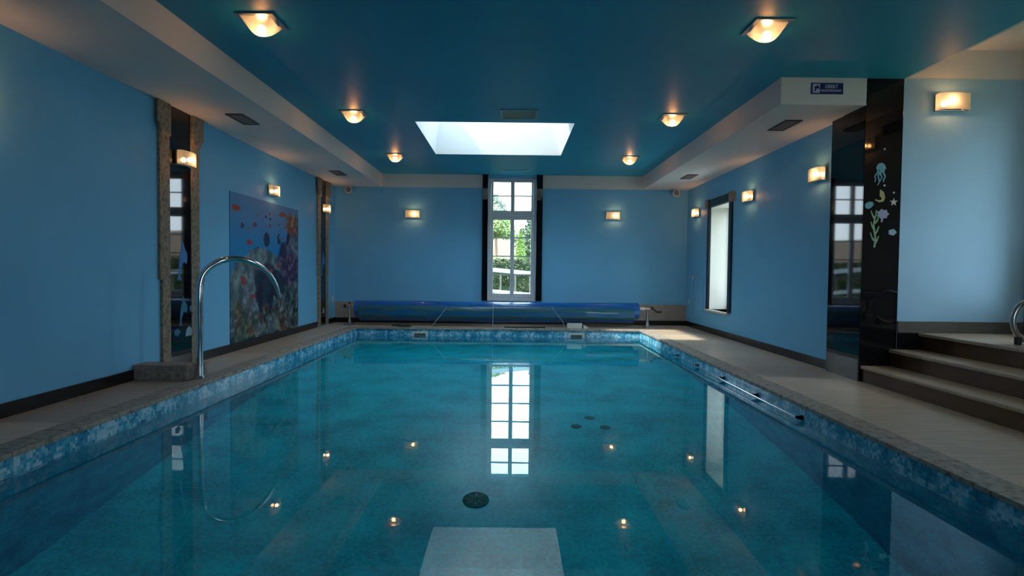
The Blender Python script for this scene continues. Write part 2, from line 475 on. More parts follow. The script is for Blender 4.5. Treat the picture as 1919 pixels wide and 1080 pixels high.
# deck with the pool cut out (the travertine coping is a separate ring)
CW = 0.17
fl = MB()
fl.box(XL, BK, -0.3, PL - CW, W, 0)
fl.box(PR + CW, BK, -0.3, XR + 0.0, KY + 0.33, 0)
fl.box(PR + CW, KY + 0.33, -0.3, XR, W, 0)
fl.box(PL - CW, PE + CW, -0.3, PR + CW, W, 0)
fl.box(PL - CW, BK, -0.3, PR + CW, PN - CW, 0)
for q in [(PL - CW, PN - CW, PL - 0.002, PE + CW), (PR + 0.002, PN - CW, PR + CW, PE + CW), (PL - 0.002, PE + 0.002, PR + 0.002, PE + CW), (PL - 0.002, PN - CW, PR + 0.002, PN - 0.002)]:
    fl.box(q[0], q[1], -0.3, q[2], q[3], -0.029)
struct(fl.build('floor', M['deck']))
cp = MB()
nose = 0.018
def cop(x0, y0, x1, y1, horizontal):
    L = (x1 - x0) if horizontal else (y1 - y0)
    n = max(1, round(L / 0.4)); g = 0.003
    for i in range(n):
        a, b = i / n, (i + 1) / n
        if horizontal: cp.box(x0 + L * a + g, y0, -0.028, x0 + L * b - g, y1, 0.003)
        else: cp.box(x0, y0 + L * a + g, -0.028, x1, y0 + L * b - g, 0.003)
cop(PL - CW, PN - CW, PL + nose, PE + CW, False)
cop(PR - nose, PN - CW, PR + CW, PE + CW, False)
cop(PL + nose, PE - nose, PR - nose, PE + CW, True)
cop(PL + nose, PN - CW, PR - nose, PN + nose, True)
struct(cp.build('pool_coping', M['coping'], bevel=0.006))

# pool basin: the waterline band and the mosaic shell below, the floor falls towards the near end
def fz(y): return -0.80 if y > 7.4 else (-0.80 - (7.4 - y) * 0.15 if y > 3.2 else -1.43)
bd = MB()
for a in [(PL, PN, PL, PE), (PR, PE, PR, PN), (PL, PE, PR, PE), (PR, PN, PL, PN)]:
    bd.quad((a[0], a[1], -0.028), (a[2], a[3], -0.028), (a[2], a[3], -0.19), (a[0], a[1], -0.19))
pool = empty('pool_basin', (0, 0, 0)); pool['kind'] = 'structure'
def plain(mb, name, mt, parent=None):
    me = bpy.data.meshes.new(name); me.from_pydata(mb.v, [], mb.f); me.materials.append(mt)
    o = bpy.data.objects.new(name, me); C.objects.link(o)
    if parent: o.parent = parent
    return o
plain(bd, 'tile_band', M['band'], pool)
sh = MB(); sw_ = MB()
prof = [(PE, fz(PE)), (7.4, fz(7.4)), (3.2, fz(3.2)), (PN, fz(PN))]
for (ya, za), (yb, zb) in zip(prof[:-1], prof[1:]):
    sh.quad((PL, ya, za), (PR, ya, za), (PR, yb, zb), (PL, yb, zb))
    sw_.quad((PL, ya, -0.19), (PL, ya, za), (PL, yb, zb), (PL, yb, -0.19))
    sw_.quad((PR, ya, -0.19), (PR, yb, -0.19), (PR, yb, zb), (PR, ya, za))
sw_.quad((PL, PE, -0.19), (PR, PE, -0.19), (PR, PE, fz(PE)), (PL, PE, fz(PE)))
sw_.quad((PL, PN, -0.19), (PL, PN, fz(PN)), (PR, PN, fz(PN)), (PR, PN, -0.19))
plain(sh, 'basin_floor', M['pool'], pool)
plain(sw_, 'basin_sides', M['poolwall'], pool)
wq = MB().quad((PL, PN, WZ), (PR, PN, WZ), (PR, PE, WZ), (PL, PE, WZ))
wa = plain(wq, 'pool_water', M['water'])
tag(wa, 'clear still blue-green water filling the long indoor pool', 'water', kind='stuff')

# baseboards and the tiled dado behind the reel
struct(MB().box(XL, BK, 0, XL + 0.015, 5.19, 0.095).box(XL, 5.88, 0, XL + 0.015, 9.46, 0.095).box(XL, 10.08, 0, XL + 0.015, W, 0.095).build('baseboard_left', M['base'], bevel=0.002))
struct(MB().box(XL, W - 0.03, 0, XR, W, 0.09).build('baseboard_far', M['base']))
struct(MB().box(XR - 0.015, KY + 0.55, 0, XR, W, 0.095).build('baseboard_right', M['base'], bevel=0.002))
struct(MB().box(XL + 0.001, W - 0.02, 0.09, XR - 0.001, W, 0.39).build('trim_6', M['dado']))
struct(MB().box(KX1 + 0.002, KY - 0.015, LZ, LX, KY, LZ + 0.105).build('baseboard_stair', M['landbase']))

# ------------------------------------------------------------------ stairs at the right
st = empty('staircase', (3.22, 0.0, 0), 0, 'three wide stone steps climbing right from the pool deck to the landing', 'stairs')
def step(x, z, xn, zprev):
    r = MB().box(x - 3.22 + 0.02, BK + 0.005, 0, (LX - 0.004 if xn is None else xn + 0.05) - 3.22, KY - 0.014, z - 0.03).build('riser', M['riser'], st)
    t_ = MB().box(x - 3.22, BK + 0.005, z - 0.03, (LX - 0.004 if xn is None else xn + 0.05) - 3.22, KY - 0.014, z).build('tread', M['tread'], st, bevel=0.008)
step(3.22, 0.149, 3.476, 0)
step(3.476, 0.302, 3.741, 0.149)
step(3.741, LZ, None, 0.302)

# ------------------------------------------------------------------ black pier
pier = empty('pillar', (KX0, KY, 0), 0, 'tall polished black pillar standing between right wall and stairs', 'pillar')
MB().box(0, 0.012, 0, 0.330, 0.33, CZ).build('core', M['black'], pier)
MB().box(-0.012, 0, 0, 0.330, 0.012, CZ).build('front_panel', M['black'], pier, bevel=0.002)
MB().box(0.332, -0.012, 0, 0.60, -0.003, LZ).build('plinth_panel', M['black'], pier)
MB().box(-0.012, 0.014, 0, 0.0, 0.335, SZ).box(0.0, 0.334, 0, 0.012, 0.335, SZ).build('side_panel', M['black'], pier, bevel=0.002)
MB().box(0.0, 0.336, 0, XR - KX0, 0.555, SZ).build('rear_panel', M['black'], pier, bevel=0.002)

# ------------------------------------------------------------------ windows
w1 = empty('window_1', (0, W + 0.07, 0)); w1['kind'] = 'structure'
fr = MB()
fx0, fx1, fz0, fz1 = WX0, WX1, WZ0 + 0.035, WZ1
fr.box(fx0, 0, fz0, fx0 + 0.05, 0.07, fz1).box(fx1 - 0.05, 0, fz0, fx1, 0.07, fz1)
fr.box(fx0 + 0.05, 0, fz0, fx1 - 0.05, 0.07, fz0 + 0.03).box(fx0 + 0.05, 0, fz1 - 0.04, fx1 - 0.05, 0.07, fz1)
fr.box(fx0 + 0.05, -0.008, 2.005, fx1 - 0.05, 0.07, 2.055)
fr.box(0.003, 0.048, fz0 + 0.03, 0.047, 0.07, 2.005).box(0.003, 0.048, 2.055, 0.047, 0.07, fz1 - 0.04)
fr.build('window_frame', M['frame'], w1, bevel=0.004)
def sash(x0, x1, z0, z1, gx0, gx1, gz0, gz1, bars):
    s = MB()
    s.box(x0, -0.012, z0, gx0, 0.045, z1).box(gx1, -0.012, z0, x1, 0.045, z1)
    s.box(gx0, -0.012, z0, gx1, 0.045, gz0).box(gx0, -0.012, gz1, gx1, 0.045, z1)
    so = s.build('sash', M['frame'], w1, bevel=0.004)
    MB().box(gx0, 0.018, gz0, gx1, 0.024, gz1).build('pane', M['glass'], so)
    for b in bars:
        MB().box(gx0, 0.004, b - 0.010, gx1, 0.038, b + 0.010).build('glazing_bar', M['frame'], so)
a, b, c_, d = -0.333, -0.012, 0.062, 0.375
sash(fx0 + 0.052, 0.023, 2.057, fz1 - 0.042, a, b, 2.117, 2.647, [2.393])
sash(0.027, fx1 - 0.052, 2.057, fz1 - 0.042, c_, d, 2.117, 2.647, [2.393])
sash(fx0 + 0.052, 0.023, fz0 + 0.032, 2.003, a, b, 0.560, 1.945, [0.92, 1.264, 1.611])
sash(0.027, fx1 - 0.052, fz0 + 0.032, 2.003, c_, d, 0.560, 1.945, [0.92, 1.264, 1.611])
MB().box(0.012, -0.03, 1.05, 0.038, -0.012, 1.11).box(0.018, -0.05, 1.06, 0.032, -0.03, 1.17).build('window_handle', M['frame'], w1, bevel=0.003)
rv = MB()
rv.box(fx0 - 0.0, -0.065, fz0, fx0 + 0.012, 0, fz1).box(fx1 - 0.012, -0.065, fz0, fx1, 0, fz1)
rv.build('jamb', M['frame'], w1)
MB().box(fx0, -0.09, WZ0 - 0.005, fx1, 0.07, WZ0 + 0.034).build('window_sill', M['frame'], w1, bevel=0.004)

# deep white reveal window in the right wall
w2 = empty('window_2', (0, 0, 0)); w2['kind'] = 'structure'
y0, y1, z0, z1 = RW
rl = MB()
rl.box(XR + 0.002, y0, z0, XR + T, y0 + 0.012, z1).box(XR + 0.002, y1 - 0.012, z0, XR + T, y1, z1)
rl.box(XR + 0.002, y0 + 0.012, z1 - 0.012, XR + T, y1 - 0.012, z1)
rl.build('reveal', mat('white_reveal', (0.68, 0.64, 0.57), 0.6), w2)
MB().box(XR - 0.055, y0 - 0.05, z0 - 0.03, XR + T, y1 + 0.05, z0).build('window_sill', noisy('cream_sill', [(0.3, (0.55, 0.5, 0.42)), (0.7, (0.7, 0.66, 0.58))], 10, 4, 0.4, 0), w2, bevel=0.004)
fq = MB(); fx = XR + 0.32
fq.box(fx, y0 + 0.012, z0, fx + 0.06, y0 + 0.07, z1 - 0.012).box(fx, y1 - 0.07, z0, fx + 0.06, y1 - 0.012, z1 - 0.012)
fq.box(fx, y0 + 0.07, z0, fx + 0.06, y1 - 0.07, z0 + 0.06).box(fx, y0 + 0.07, z1 - 0.07, fx + 0.06, y1 - 0.07, z1 - 0.012)
fq.box(fx, (y0 + y1) / 2 - 0.03, z0 + 0.06, fx + 0.06, (y0 + y1) / 2 + 0.03, z1 - 0.07)
fq.build('window_frame', M['frame'], w2)
MB().box(fx + 0.025, y0 + 0.07, z0 + 0.06, fx + 0.031, y1 - 0.07, z1 - 0.07).build('pane', M['glass'], w2)

# black surround of that window with stone corner blocks
sr = empty('window_surround', (XR, (y0 + y1) / 2, z0), 0, 'narrow black window surround with two grey stone corner blocks on right wall', 'window trim')
h = (y1 - y0) / 2; hh = z1 - z0; dk = mat('dark_blue_black_surround', (0.012, 0.016, 0.03), 0.15)
MB().box(-0.03, -h - 0.10, 0.002, 0, -h, hh).build('side_strip', dk, sr, bevel=0.002)
MB().box(-0.03, h, 0.002, 0, h + 0.085, hh).build('side_strip', dk, sr, bevel=0.002)
MB().box(-0.03, -h - 0.05, hh, 0, h + 0.04, hh + 0.12).build('header', dk, sr, bevel=0.002)
def corner(yc, ya, yb):
    MB().prism([(ya, hh - 0.02), (yb, hh - 0.02), (yb, hh + 0.13), (ya, hh + 0.13)], -0.055, 0.0, 'yz').build('corner_block', M['greystone'], sr, bevel=0.004)
corner(0, -h - 0.16, -h - 0.05)
corner(0, h + 0.04, h + 0.13)

# window of the side room, and the large window behind the camera
w4 = empty('window_4'); w4['kind'] = 'structure'
f = MB(); xx = LX + 0.30; ya, yb, za, zb = 3.95, 4.78, LZ + 0.40, 2.6
f.box(xx, ya, za, xx + 0.07, ya + 0.07, zb).box(xx, yb - 0.07, za, xx + 0.07, yb, zb)
f.box(xx, ya + 0.07, za, xx + 0.07, yb - 0.07, za + 0.07).box(xx, ya + 0.07, zb - 0.07, xx + 0.07, yb - 0.07, zb)
f.build('window_frame', M['frame'], w4)
MB().box(xx + 0.03, ya + 0.07, za + 0.07, xx + 0.036, yb - 0.07, zb - 0.07).build('pane', M['glass'], w4)
w5 = empty('window_5'); w5['kind'] = 'structure'
f = MB(); yy = BK - 0.30
f.box(2.45, yy - 0.07, 0.8, 2.53, yy, 2.7).box(4.62, yy - 0.07, 0.8, 4.70, yy, 2.7).box(3.46, yy - 0.07, 0.88, 3.54, yy, 2.62)
f.box(2.53, yy - 0.07, 0.8, 4.62, yy, 0.88).box(2.53, yy - 0.07, 2.62, 4.62, yy, 2.7)
f.build('window_frame', M['frame'], w5)
MB().box(2.53, yy - 0.036, 0.88, 4.62, yy - 0.03, 2.62).build('pane', M['glass'], w5)
s4 = empty('window_surround', (LX, 4.9, LZ), 0, 'black window surround with a brown stone corner block, cut off by the right edge', 'window trim')
MB().box(-0.05, 0.0, 0.0, 0, 0.09, 2.33).build('side_strip', dk, s4, bevel=0.002)
MB().box(-0.05, -1.8, 2.30, 0, 0.0, 2.42).build('header', dk, s4, bevel=0.002)
MB().prism([(-0.06, 2.30), (0.16, 2.30), (0.16, 2.48), (-0.06, 2.48)], -0.09, 0.0, 'yz').build('corner_block', M['stone'], s4, bevel=0.004)

# ------------------------------------------------------------------ black pilasters beside the end window
for x0_, x1_, side in ((-0.533, -0.432, 'left'), (0.467, 0.580, 'right')):
    p = MB().box(x0_, 0, 0.43, x1_, 0.06, CZ).build('pilaster', M['black'], bevel=0.002)
    p.location = (0, W - 0.06, 0)
    tag(p, 'tall narrow polished black strip at the %s edge of the end window' % side, 'pilaster')

# ------------------------------------------------------------------ black panels framed in stone on the left wall
def stone_panel(yc, wdt, ztop, zbot, label, capw):
    r = empty('wall_panel', (XL, yc, 0), 0, label, 'wall panel')
    h = wdt / 2; sw = 0.125
    MB().box(0, -h + sw, zbot, 0.022, h - sw, ztop).build('black_panel', M['black'], r)
    for s in (-1, 1):
        a, b = sorted((s * h, s * (h - sw)))
        # strip steps out a little above 0.87 m
        o = s * 0.03
        poly = [(s * (h - sw), zbot), (s * h, zbot), (s * h, 0.87), (s * h + o, 0.87), (s * h + o, ztop), (s * (h - sw), ztop)]
        MB().prism(poly, 0.0, 0.026, 'yz').build('stone_strip', M['stone'], r, bevel=0.005)
        c0 = s * (h - sw + 0.012)
        cpoly = [(c0, ztop), (s * (h + capw), ztop), (s * (h + capw), ztop - 0.20), (s * (h + capw - 0.012), ztop - 0.235), (s * (h + 0.03), ztop - 0.27), (s * (h + 0.03), ztop - 0.30), (c0, ztop - 0.30)]
        MB().prism(cpoly, 0.026, 0.048, 'yz').build('capital', M['stone'], r, bevel=0.004)
    return r
near = stone_panel(5.535, 0.60, SZ, 0.002, 'tall black panel framed by brown stone strips, the nearer on left wall', 0.08)
far = stone_panel(9.73, 0.50, SZ, 0.02, 'tall black panel framed by brown stone strips near the far left corner', 0.08)
plinth = MB().box(0, 0, 0, 0.47, 0.18, 0.135).build('stone_block', M['greystone'], bevel=0.006)
plinth.location = (XL, 4.84, 0)
tag(plinth, 'low grey stone block on left deck at the foot of the curved steel pipe', 'block')

# ------------------------------------------------------------------ wall lamps
def make_sconce():
    r = empty('wall_lamp')
    MB().box(-0.118, -0.028, -0.064, 0.118, 0, 0.064).build('back_plate', M['chrome'], r, bevel=0.004)
    MB().tube([(0.035, -0.028, 0), (0.035, -0.036, 0)], 0.013, 12).build('bulb_holder', M['plastic'], r, smooth='auto')
    plan = [(-0.124, -0.006), (-0.126, -0.045), (-0.122, -0.072)]
    for i in range(9):
        u = i / 8
        plan.append((-0.108 + 0.216 * u, -0.082 - 0.018 * math.sin(PI * u)))
    plan += [(0.122, -0.072), (0.126, -0.045), (0.124, -0.006)]
    s = MB(); n = len(plan)
    s.add([(x, y, -0.068) for x, y in plan] + [(x, y, 0.068) for x, y in plan], [(i, i + 1, n + i + 1, n + i) for i in range(n - 1)])
    s.build('lamp_shade', M['shade'], r, smooth=True)
    return r
LAMPW = 2.4
def bulb(parent, loc, power, radius=0.02):
    """a small round frosted bulb: the lamp's only light source"""
    bm_ = mat('glowing_bulb', (0.8, 0.7, 0.6), 0.5, emit=(1.0, 0.47, 0.19), estr=power / (4 * PI * PI * radius * radius))
    prof = [(max(1e-4, radius * math.sin(PI * i / 8)), radius * math.cos(PI * i / 8)) for i in range(9)]
    o = MB().lathe(prof, 12).build('bulb', bm_, parent, smooth=True); o.location = loc
    return o
sc0 = make_sconce()
bulb(sc0, (0.035, -0.058, 0), LAMPW, 0.022)
spots = [
 ((-1.83, W, 2.022), 0, 'lit wall lamp on the end wall left of the window'),
 ((1.89, W, 2.030), 0, 'lit wall lamp on the end wall right of the window'),
 ((XL + 0.022, 5.56, 2.05), PI / 2, 'lit wall lamp fixed on the nearer black panel of left wall'),
 ((XL, 7.66, 2.04), PI / 2, 'lit wall lamp just above the coral reef picture'),
 ((XL + 0.022, 9.76, 2.03), PI / 2, 'lit wall lamp fixed on the black panel in the far left corner'),
 ((XR, 5.98, 2.04), -PI / 2, 'lit wall lamp on right wall nearest the black pillar'),
 ((XR, 7.72, 2.04), -PI / 2, 'lit wall lamp on right wall just nearer than the narrow window'),
 ((XR, 9.90, 2.04), -PI / 2, 'lit wall lamp on right wall between narrow window and far corner'),
 ((LX, 2.80, 2.70), -PI / 2, 'lit wall lamp on the cream side wall above the landing, beyond the right edge'),
 ((XL, 3.40, 2.04), PI / 2, 'lit wall lamp on left wall beside the camera, outside the view'),
]
for i, (l, rz, lab) in enumerate(spots):
    o = sc0 if i == 0 else copy_tree(sc0)
    o.location = l; o.rotation_euler = (0, 0, rz)
    tag(o, lab, 'lamp', 'wall lamps')
o = copy_tree(sc0); o.location = (3.965, KY, 2.545); o.rotation_euler = (0, PI, 0); o.scale = (1.12, 1.05, 1.1)
tag(o, 'lit wall lamp high on the pale blue wall above the stairs', 'lamp', 'wall lamps')

# ------------------------------------------------------------------ ceiling lamps
def make_dome():
    r = empty('ceiling_lamp')
    MB().box(-0.135, -0.135, -0.012, 0.135, 0.135, 0).build('mounting_plate', M['nickel'], r, bevel=0.004)
    n = 18; g = MB(); vs = []; fs = []
    for i in range(n + 1):
        for j in range(n + 1):
            u = -1 + 2 * i / n; v = -1 + 2 * j / n
            zz = -0.014 - 0.095 * (max(0, 1 - abs(u) ** 2.4) ** 0.55) * (max(0, 1 - abs(v) ** 2.0) ** 0.62)
            k = 1 - 0.10 * (1 - v * v)
            vs.append((u * 0.108 * k, v * 0.108, zz))
    for i in range(n):
        for j in range(n):
            a = i * (n + 1) + j
            fs.append((a, a + n + 1, a + n + 2, a + 1))
    g.add(vs, fs).build('glass_shade', M['shade'], r, smooth=True)
    for s in (-1, 1):
        MB().box(s * 0.112 - 0.006, -0.03, -0.03, s * 0.112 + 0.006, 0.03, -0.012).build('clip', M['chrome'], r)
    return r
d0 = make_dome()
bulb(d0, (0.0, 0.0, -0.064), 2.9, 0.030)
k_ = 0
for (x, sd) in ((-1.81, 'left'), (1.83, 'right')):
    for (y, w_) in ((4.09, 'nearest of the three in its row'), (6.45, 'middle one of its row'), (8.75, 'farthest one of its row')):
        o = d0 if k_ == 0 else copy_tree(d0)
        k_ += 1
        o.location = (x, y, CZ)
        tag(o, 'lit square ceiling lamp on the %s side, %s' % (sd, w_), 'lamp', 'ceiling lamps')

# ------------------------------------------------------------------ vents, speakers, sockets
def vent(x, y, lab):
    r = empty('ceiling_vent', (x, y, SZ), 0, lab, 'vent', 'soffit vents')
    f = MB(); a, b, t_ = 0.085, 0.20, 0.018
    f.box(-a, -b, -0.010, -a + t_, b, 0).box(a - t_, -b, -0.010, a, b, 0).box(-a + t_, -b, -0.010, a - t_, -b + t_, 0).box(-a + t_, b - t_, -0.010, a - t_, b, 0)
    f.build('frame', M['darkvent'], r)
    s = MB()
    for i in range(9):
        yy = -b + t_ + 0.012 + i * (2 * b - 2 * t_ - 0.024) / 8
        s.box(-a + t_, yy - 0.015, -0.006, a - t_, yy + 0.015, -0.002)
    s.build('slats', M['ventgrey'], r)
vent(-2.78, 5.84, 'small dark framed vent in left soffit, nearer one')
vent(-2.77, 9.0, 'small dark framed vent in left soffit, far one')
vent(2.82, 5.84, 'small dark framed vent in right soffit, nearer one')
vent(2.83, 8.98, 'small dark framed vent in right soffit, far one')
g = empty('air_grille', (0.075, 6.42, CZ), 0, 'blue painted rectangular air grille in ceiling just before the skylight', 'vent')
f = MB(); a, b, t_ = 0.215, 0.19, 0.03
f.box(-a, -b, -0.012, -a + t_, b, 0).box(a - t_, -b, -0.012, a, b, 0).box(-a + t_, -b, -0.012, a - t_, -b + t_, 0).box(-a + t_, b - t_, -0.012, a - t_, b, 0)
f.build('frame', M['ventpaint'], g, bevel=0.002)
MB().box(-a + t_, -b + t_, -0.006, a - t_, b - t_, -0.0005).build('backing', M['blackp'], g)
s = MB()
for i in range(20):
    xx = -a + t_ + (i + 0.5) * (2 * a - 2 * t_) / 20
    s.box(xx - 0.0035, -b + t_, -0.012, xx + 0.0035, b - t_, -0.006)
s.build('slats', mat('dim_grille_slats', (0.08, 0.20, 0.25), 0.5), g)
rl_ = empty('ceiling_rail', (0.05, 9.81, CZ), 0, 'thin rail with two white end knobs on ceiling before the end window', 'rail')
MB().tube([(-0.215, 0, -0.02), (0.225, 0, -0.02)], 0.006, 8).build('rod', M['ventpaint'], rl_, smooth='auto')
for xx in (-0.22, 0.23):
    MB().lathe([(0.012, 0), (0.016, -0.012), (0.018, -0.026), (0.010, -0.034)], 14, 'z', (xx, 0, 0)).build('end_knob', M['plastic'], rl_, smooth='auto')

def speaker(x, z, lab, rz):
    r = empty('speaker', (x, W, z), 0, lab, 'speaker')
    MB().tube([(0, 0, 0), (0, -0.07, 0)], 0.02, 12).build('bracket', M['plastic'], r, smooth='auto')
    b = MB().lathe([(0.030, -0.05), (0.058, -0.07), (0.068, -0.11), (0.066, -0.135), (0.055, -0.14)], 24, 'y').build('housing', M['plastic'], r, smooth='auto')
    MB().lathe([(0.050, -0.139), (0.046, -0.143), (0.02, -0.146), (0.004, -0.146)], 24, 'y').build('cone', M['ventgrey'], r, smooth='auto')
speaker(-2.99, 2.45, 'small round white speaker high in the far left corner', 0)
speaker(3.03, 2.45, 'small round white speaker high in the far right corner', 0)

def socket(x, y, z, lab, s, kind):
    r = empty(kind, (x, y, z), 0, lab, 'socket' if kind == 'wall_socket' else 'switch')
    MB().box(0, -0.04, -0.04, s * 0.012, 0.04, 0.04).build('plate', M['plastic'], r, bevel=0.004)
    MB().box(s * 0.012, -0.022, -0.022, s * 0.017, 0.022, 0.022).build('insert', M['plastic'], r, bevel=0.002)
socket(XR, 10.08, 0.90, 'small white switch on right wall near far corner', -1, 'wall_switch')
socket(XR, 10.27, 0.46, 'small white socket low on right wall by the far corner', -1, 'wall_socket')
socket(XL, 10.28, 0.44, 'small white double socket low on left wall by the far corner', 1, 'wall_socket')
hatch = empty('access_hatch', (XR, 9.78, 0.60), 0, 'blue painted access hatch low on right wall left of narrow window', 'hatch')
MB().box(-0.008, -0.22, -0.27, 0, 0.22, 0.27).build('hatch_door', M['wall'], hatch, bevel=0.003)
hf = MB(); hf.box(-0.012, -0.245, -0.295, 0, -0.225, 0.295).box(-0.012, 0.225, -0.295, 0, 0.245, 0.295).box(-0.012, -0.225, -0.295, 0, 0.225, -0.275).box(-0.012, -0.225, 0.275, 0, 0.225, 0.295)
hf.build('hatch_frame', M['wall'], hatch)

# ------------------------------------------------------------------ sign on the soffit end
sg = empty('sign', (2.853, KY, 2.669), 0, 'small blue sign reading OBIEKT MONITOROWANY on the white soffit end', 'sign')
signblue = mat('sign_blue', (0.004, 0.012, 0.14), 0.4); signwhite = mat('sign_white', (0.50, 0.56, 0.68), 0.5)
MB().box(-0.146, -0.006, -0.050, 0.146, 0, 0.050).build('plate', signblue, sg, bevel=0.001)
MB().box(-0.132, -0.0075, -0.040, -0.066, -0.006, 0.040).build('pictogram_field', signwhite, sg)
pg = MB()
pg.prism([(-0.120, 0.012), (-0.085, 0.030), (-0.074, 0.008), (-0.108, -0.012)], -0.009, -0.0075)
pg.prism([(-0.084, 0.004), (-0.073, 0.010), (-0.070, -0.004), (-0.080, -0.010)], -0.009, -0.0075)
pg.prism([(-0.112, -0.010), (-0.100, -0.004), (-0.106, -0.022), (-0.122, -0.026), (-0.122, -0.020)], -0.009, -0.0075)
pg.build('camera_pictogram', signblue, sg)
def text_mesh(txt, size, loc, mt, parent, name, sx=1.0):
    cu = bpy.data.curves.new(name, 'FONT'); cu.body = txt; cu.size = size; cu.align_x = 'CENTER'; cu.align_y = 'CENTER'; cu.extrude = 0.0006; cu.offset = size * 0.02
    o = bpy.data.objects.new(name, cu); C.objects.link(o)
    bpy.context.view_layer.update()
    me = bpy.data.meshes.new_from_object(o.evaluated_get(bpy.context.evaluated_depsgraph_get()))
    bpy.data.objects.remove(o)
    me.name = name; me.materials.clear(); me.materials.append(mt)
    o = bpy.data.objects.new(name, me); C.objects.link(o)
    o.parent = parent; o.location = loc; o.rotation_euler = (PI / 2, 0, 0); o.scale = (sx, 1, 1)
    return o
text_mesh('OBIEKT', 0.044, (0.038, -0.0068, 0.017), signwhite, sg, 'lettering', 0.80)
text_mesh('MONITOROWANY', 0.030, (0.038, -0.0068, -0.020), signwhite, sg, 'lettering', 0.72)

# ------------------------------------------------------------------ stickers (flat vinyl cut-outs on the black panels)
V = {n: mat('vinyl_' + n, c, 0.5) for n, c in dict(cyan=(0.10, 0.30, 0.36), pale=(0.22, 0.34, 0.42), yellow=(0.36, 0.32, 0.10), white=(0.42, 0.40, 0.38), lilac=(0.24, 0.26, 0.36), green=(0.16, 0.30, 0.17), blue=(0.01, 0.16, 0.42), deep=(0.02, 0.14, 0.25)).items()}
def blob(cx, cz, rx, rz, n=20, wob=0.0, k=5, ang=0):
    out = []
    for i in range(n):
        a = 2 * PI * i / n; r = 1 + wob * math.cos(k * a)
        x, z = rx * r * math.cos(a), rz * r * math.sin(a)
        out.append((cx + x * math.cos(ang) - z * math.sin(ang), cz + x * math.sin(ang) + z * math.cos(ang)))
    return out
def ribbon(pts, w0, w1):
    L, R_ = [], []
    n = len(pts)
    for i, (x, z) in enumerate(pts):
        a = pts[max(0, i - 1)]; b = pts[min(n - 1, i + 1)]
        dx, dz = b[0] - a[0], b[1] - a[1]; l = math.hypot(dx, dz) or 1
        w = w0 + (w1 - w0) * i / (n - 1)
        L.append((x - dz / l * w, z + dx / l * w)); R_.append((x + dz / l * w, z - dx / l * w))
    return L + R_[::-1]
def sticker(polys, mt, loc, rz, lab, cat='sticker', group=None, name='wall_sticker', sc=1.0):
    mb = MB(); d = 0.0006
    for p in polys:
        mb.prism([(x * sc, z * sc) for x, z in p], -d, 0); d += 0.00012
    o = mb.build(name, mt); o.location = loc; o.rotation_euler = (0, 0, rz)
    return tag(o, lab, cat, group)
F = KY - 0.0005
G_ = 'sea creature stickers on the black pillar'
jelly = [[(0.045 * math.cos(a), 0.02 + 0.055 * math.sin(a)) for a in [i * PI / 12 for i in range(13)]] + [(-0.03, 0.008), (-0.012, 0.016), (0.008, 0.006), (0.026, 0.014)]]
for k_, (x0_, dx) in enumerate([(-0.03, -0.03), (-0.012, -0.012), (0.008, -0.012), (0.028, 0.004)]):
    jelly.append(ribbon([(x0_ + dx * t_ + 0.008 * math.sin(9 * t_ + k_), 0.012 - t_ * (0.11 + 0.03 * (k_ == 1))) for t_ in [i / 8 for i in range(9)]], 0.009, 0.004))
sticker(jelly, V['cyan'], (3.368, F, 1.93), 0, 'pale blue jellyfish sticker, topmost on the black pillar', group=G_)
sticker([blob(0, 0.02, 0.022, 0.03), ribbon([(0.0, 0.02), (0.014, -0.01), (0.008, -0.035), (-0.02, -0.045), (-0.06, -0.030)], 0.022, 0.005), ribbon([(-0.004, 0.03), (-0.014, 0.055), (-0.006, 0.06)], 0.012, 0.006)], V['yellow'], (3.382, F, 1.70), 0, 'yellow seahorse sticker below the jellyfish on the black pillar', group=G_)
star = []
for i in range(10):
    a = PI / 2 + i * PI / 5; r = 0.040 if i % 2 == 0 else 0.016
    star.append((r * math.cos(a), r * math.sin(a)))
sticker([star], V['white'], (3.492, F, 1.65), 0, 'white starfish sticker at the right edge of the black pillar', group=G_)
sticker([blob(0, 0, 0.042, 0.030, wob=0.04, k=3, ang=0.5)], V['cyan'], (3.268, F, 1.62), 0, 'blue shell sticker at the left edge of the black pillar', group=G_)
sticker([blob(0, 0, 0.052, 0.042, 36, 0.14, 7), ribbon([(0.0, -0.03), (-0.01, -0.075)], 0.010, 0.008)], V['lilac'], (3.395, F, 1.54), 0, 'lilac coral sticker in the middle of the black pillar', group=G_)
weed = [ribbon([(0.01 * math.sin(8 * t_), -0.17 + 0.34 * t_) for t_ in [i / 14 for i in range(15)]], 0.009, 0.006)]
for z_, s_ in ((-0.14, 1), (-0.11, -1), (-0.05, 1), (-0.01, -1), (0.05, 1), (0.09, -1)):
    weed.append(ribbon([(0, z_), (s_ * 0.022, z_ + 0.028), (s_ * 0.038, z_ + 0.075)], 0.010, 0.004))
sticker(weed, V['green'], (3.325, F, 1.405), 0, 'tall green seaweed sticker on the black pillar', group=G_)
sticker([blob(0, 0, 0.036, 0.028, 28, 0.10, 5)], V['pale'], (3.488, F, 1.375), 0, 'small pale scallop sticker, lowest on the black pillar', group=G_)
for (x_, z_, lab) in ((3.395, 2.13, 'tiny bubble sticker above the jellyfish on the black pillar'), (3.404, 1.80, 'tiny bubble sticker between jellyfish and seahorse on the black pillar'), (3.49, 1.735, 'tiny bubble sticker above the starfish on the black pillar')):
    sticker([blob(0, 0, 0.010, 0.010, 14)], V['pale'], (x_, F, z_), 0, lab, group=G_)
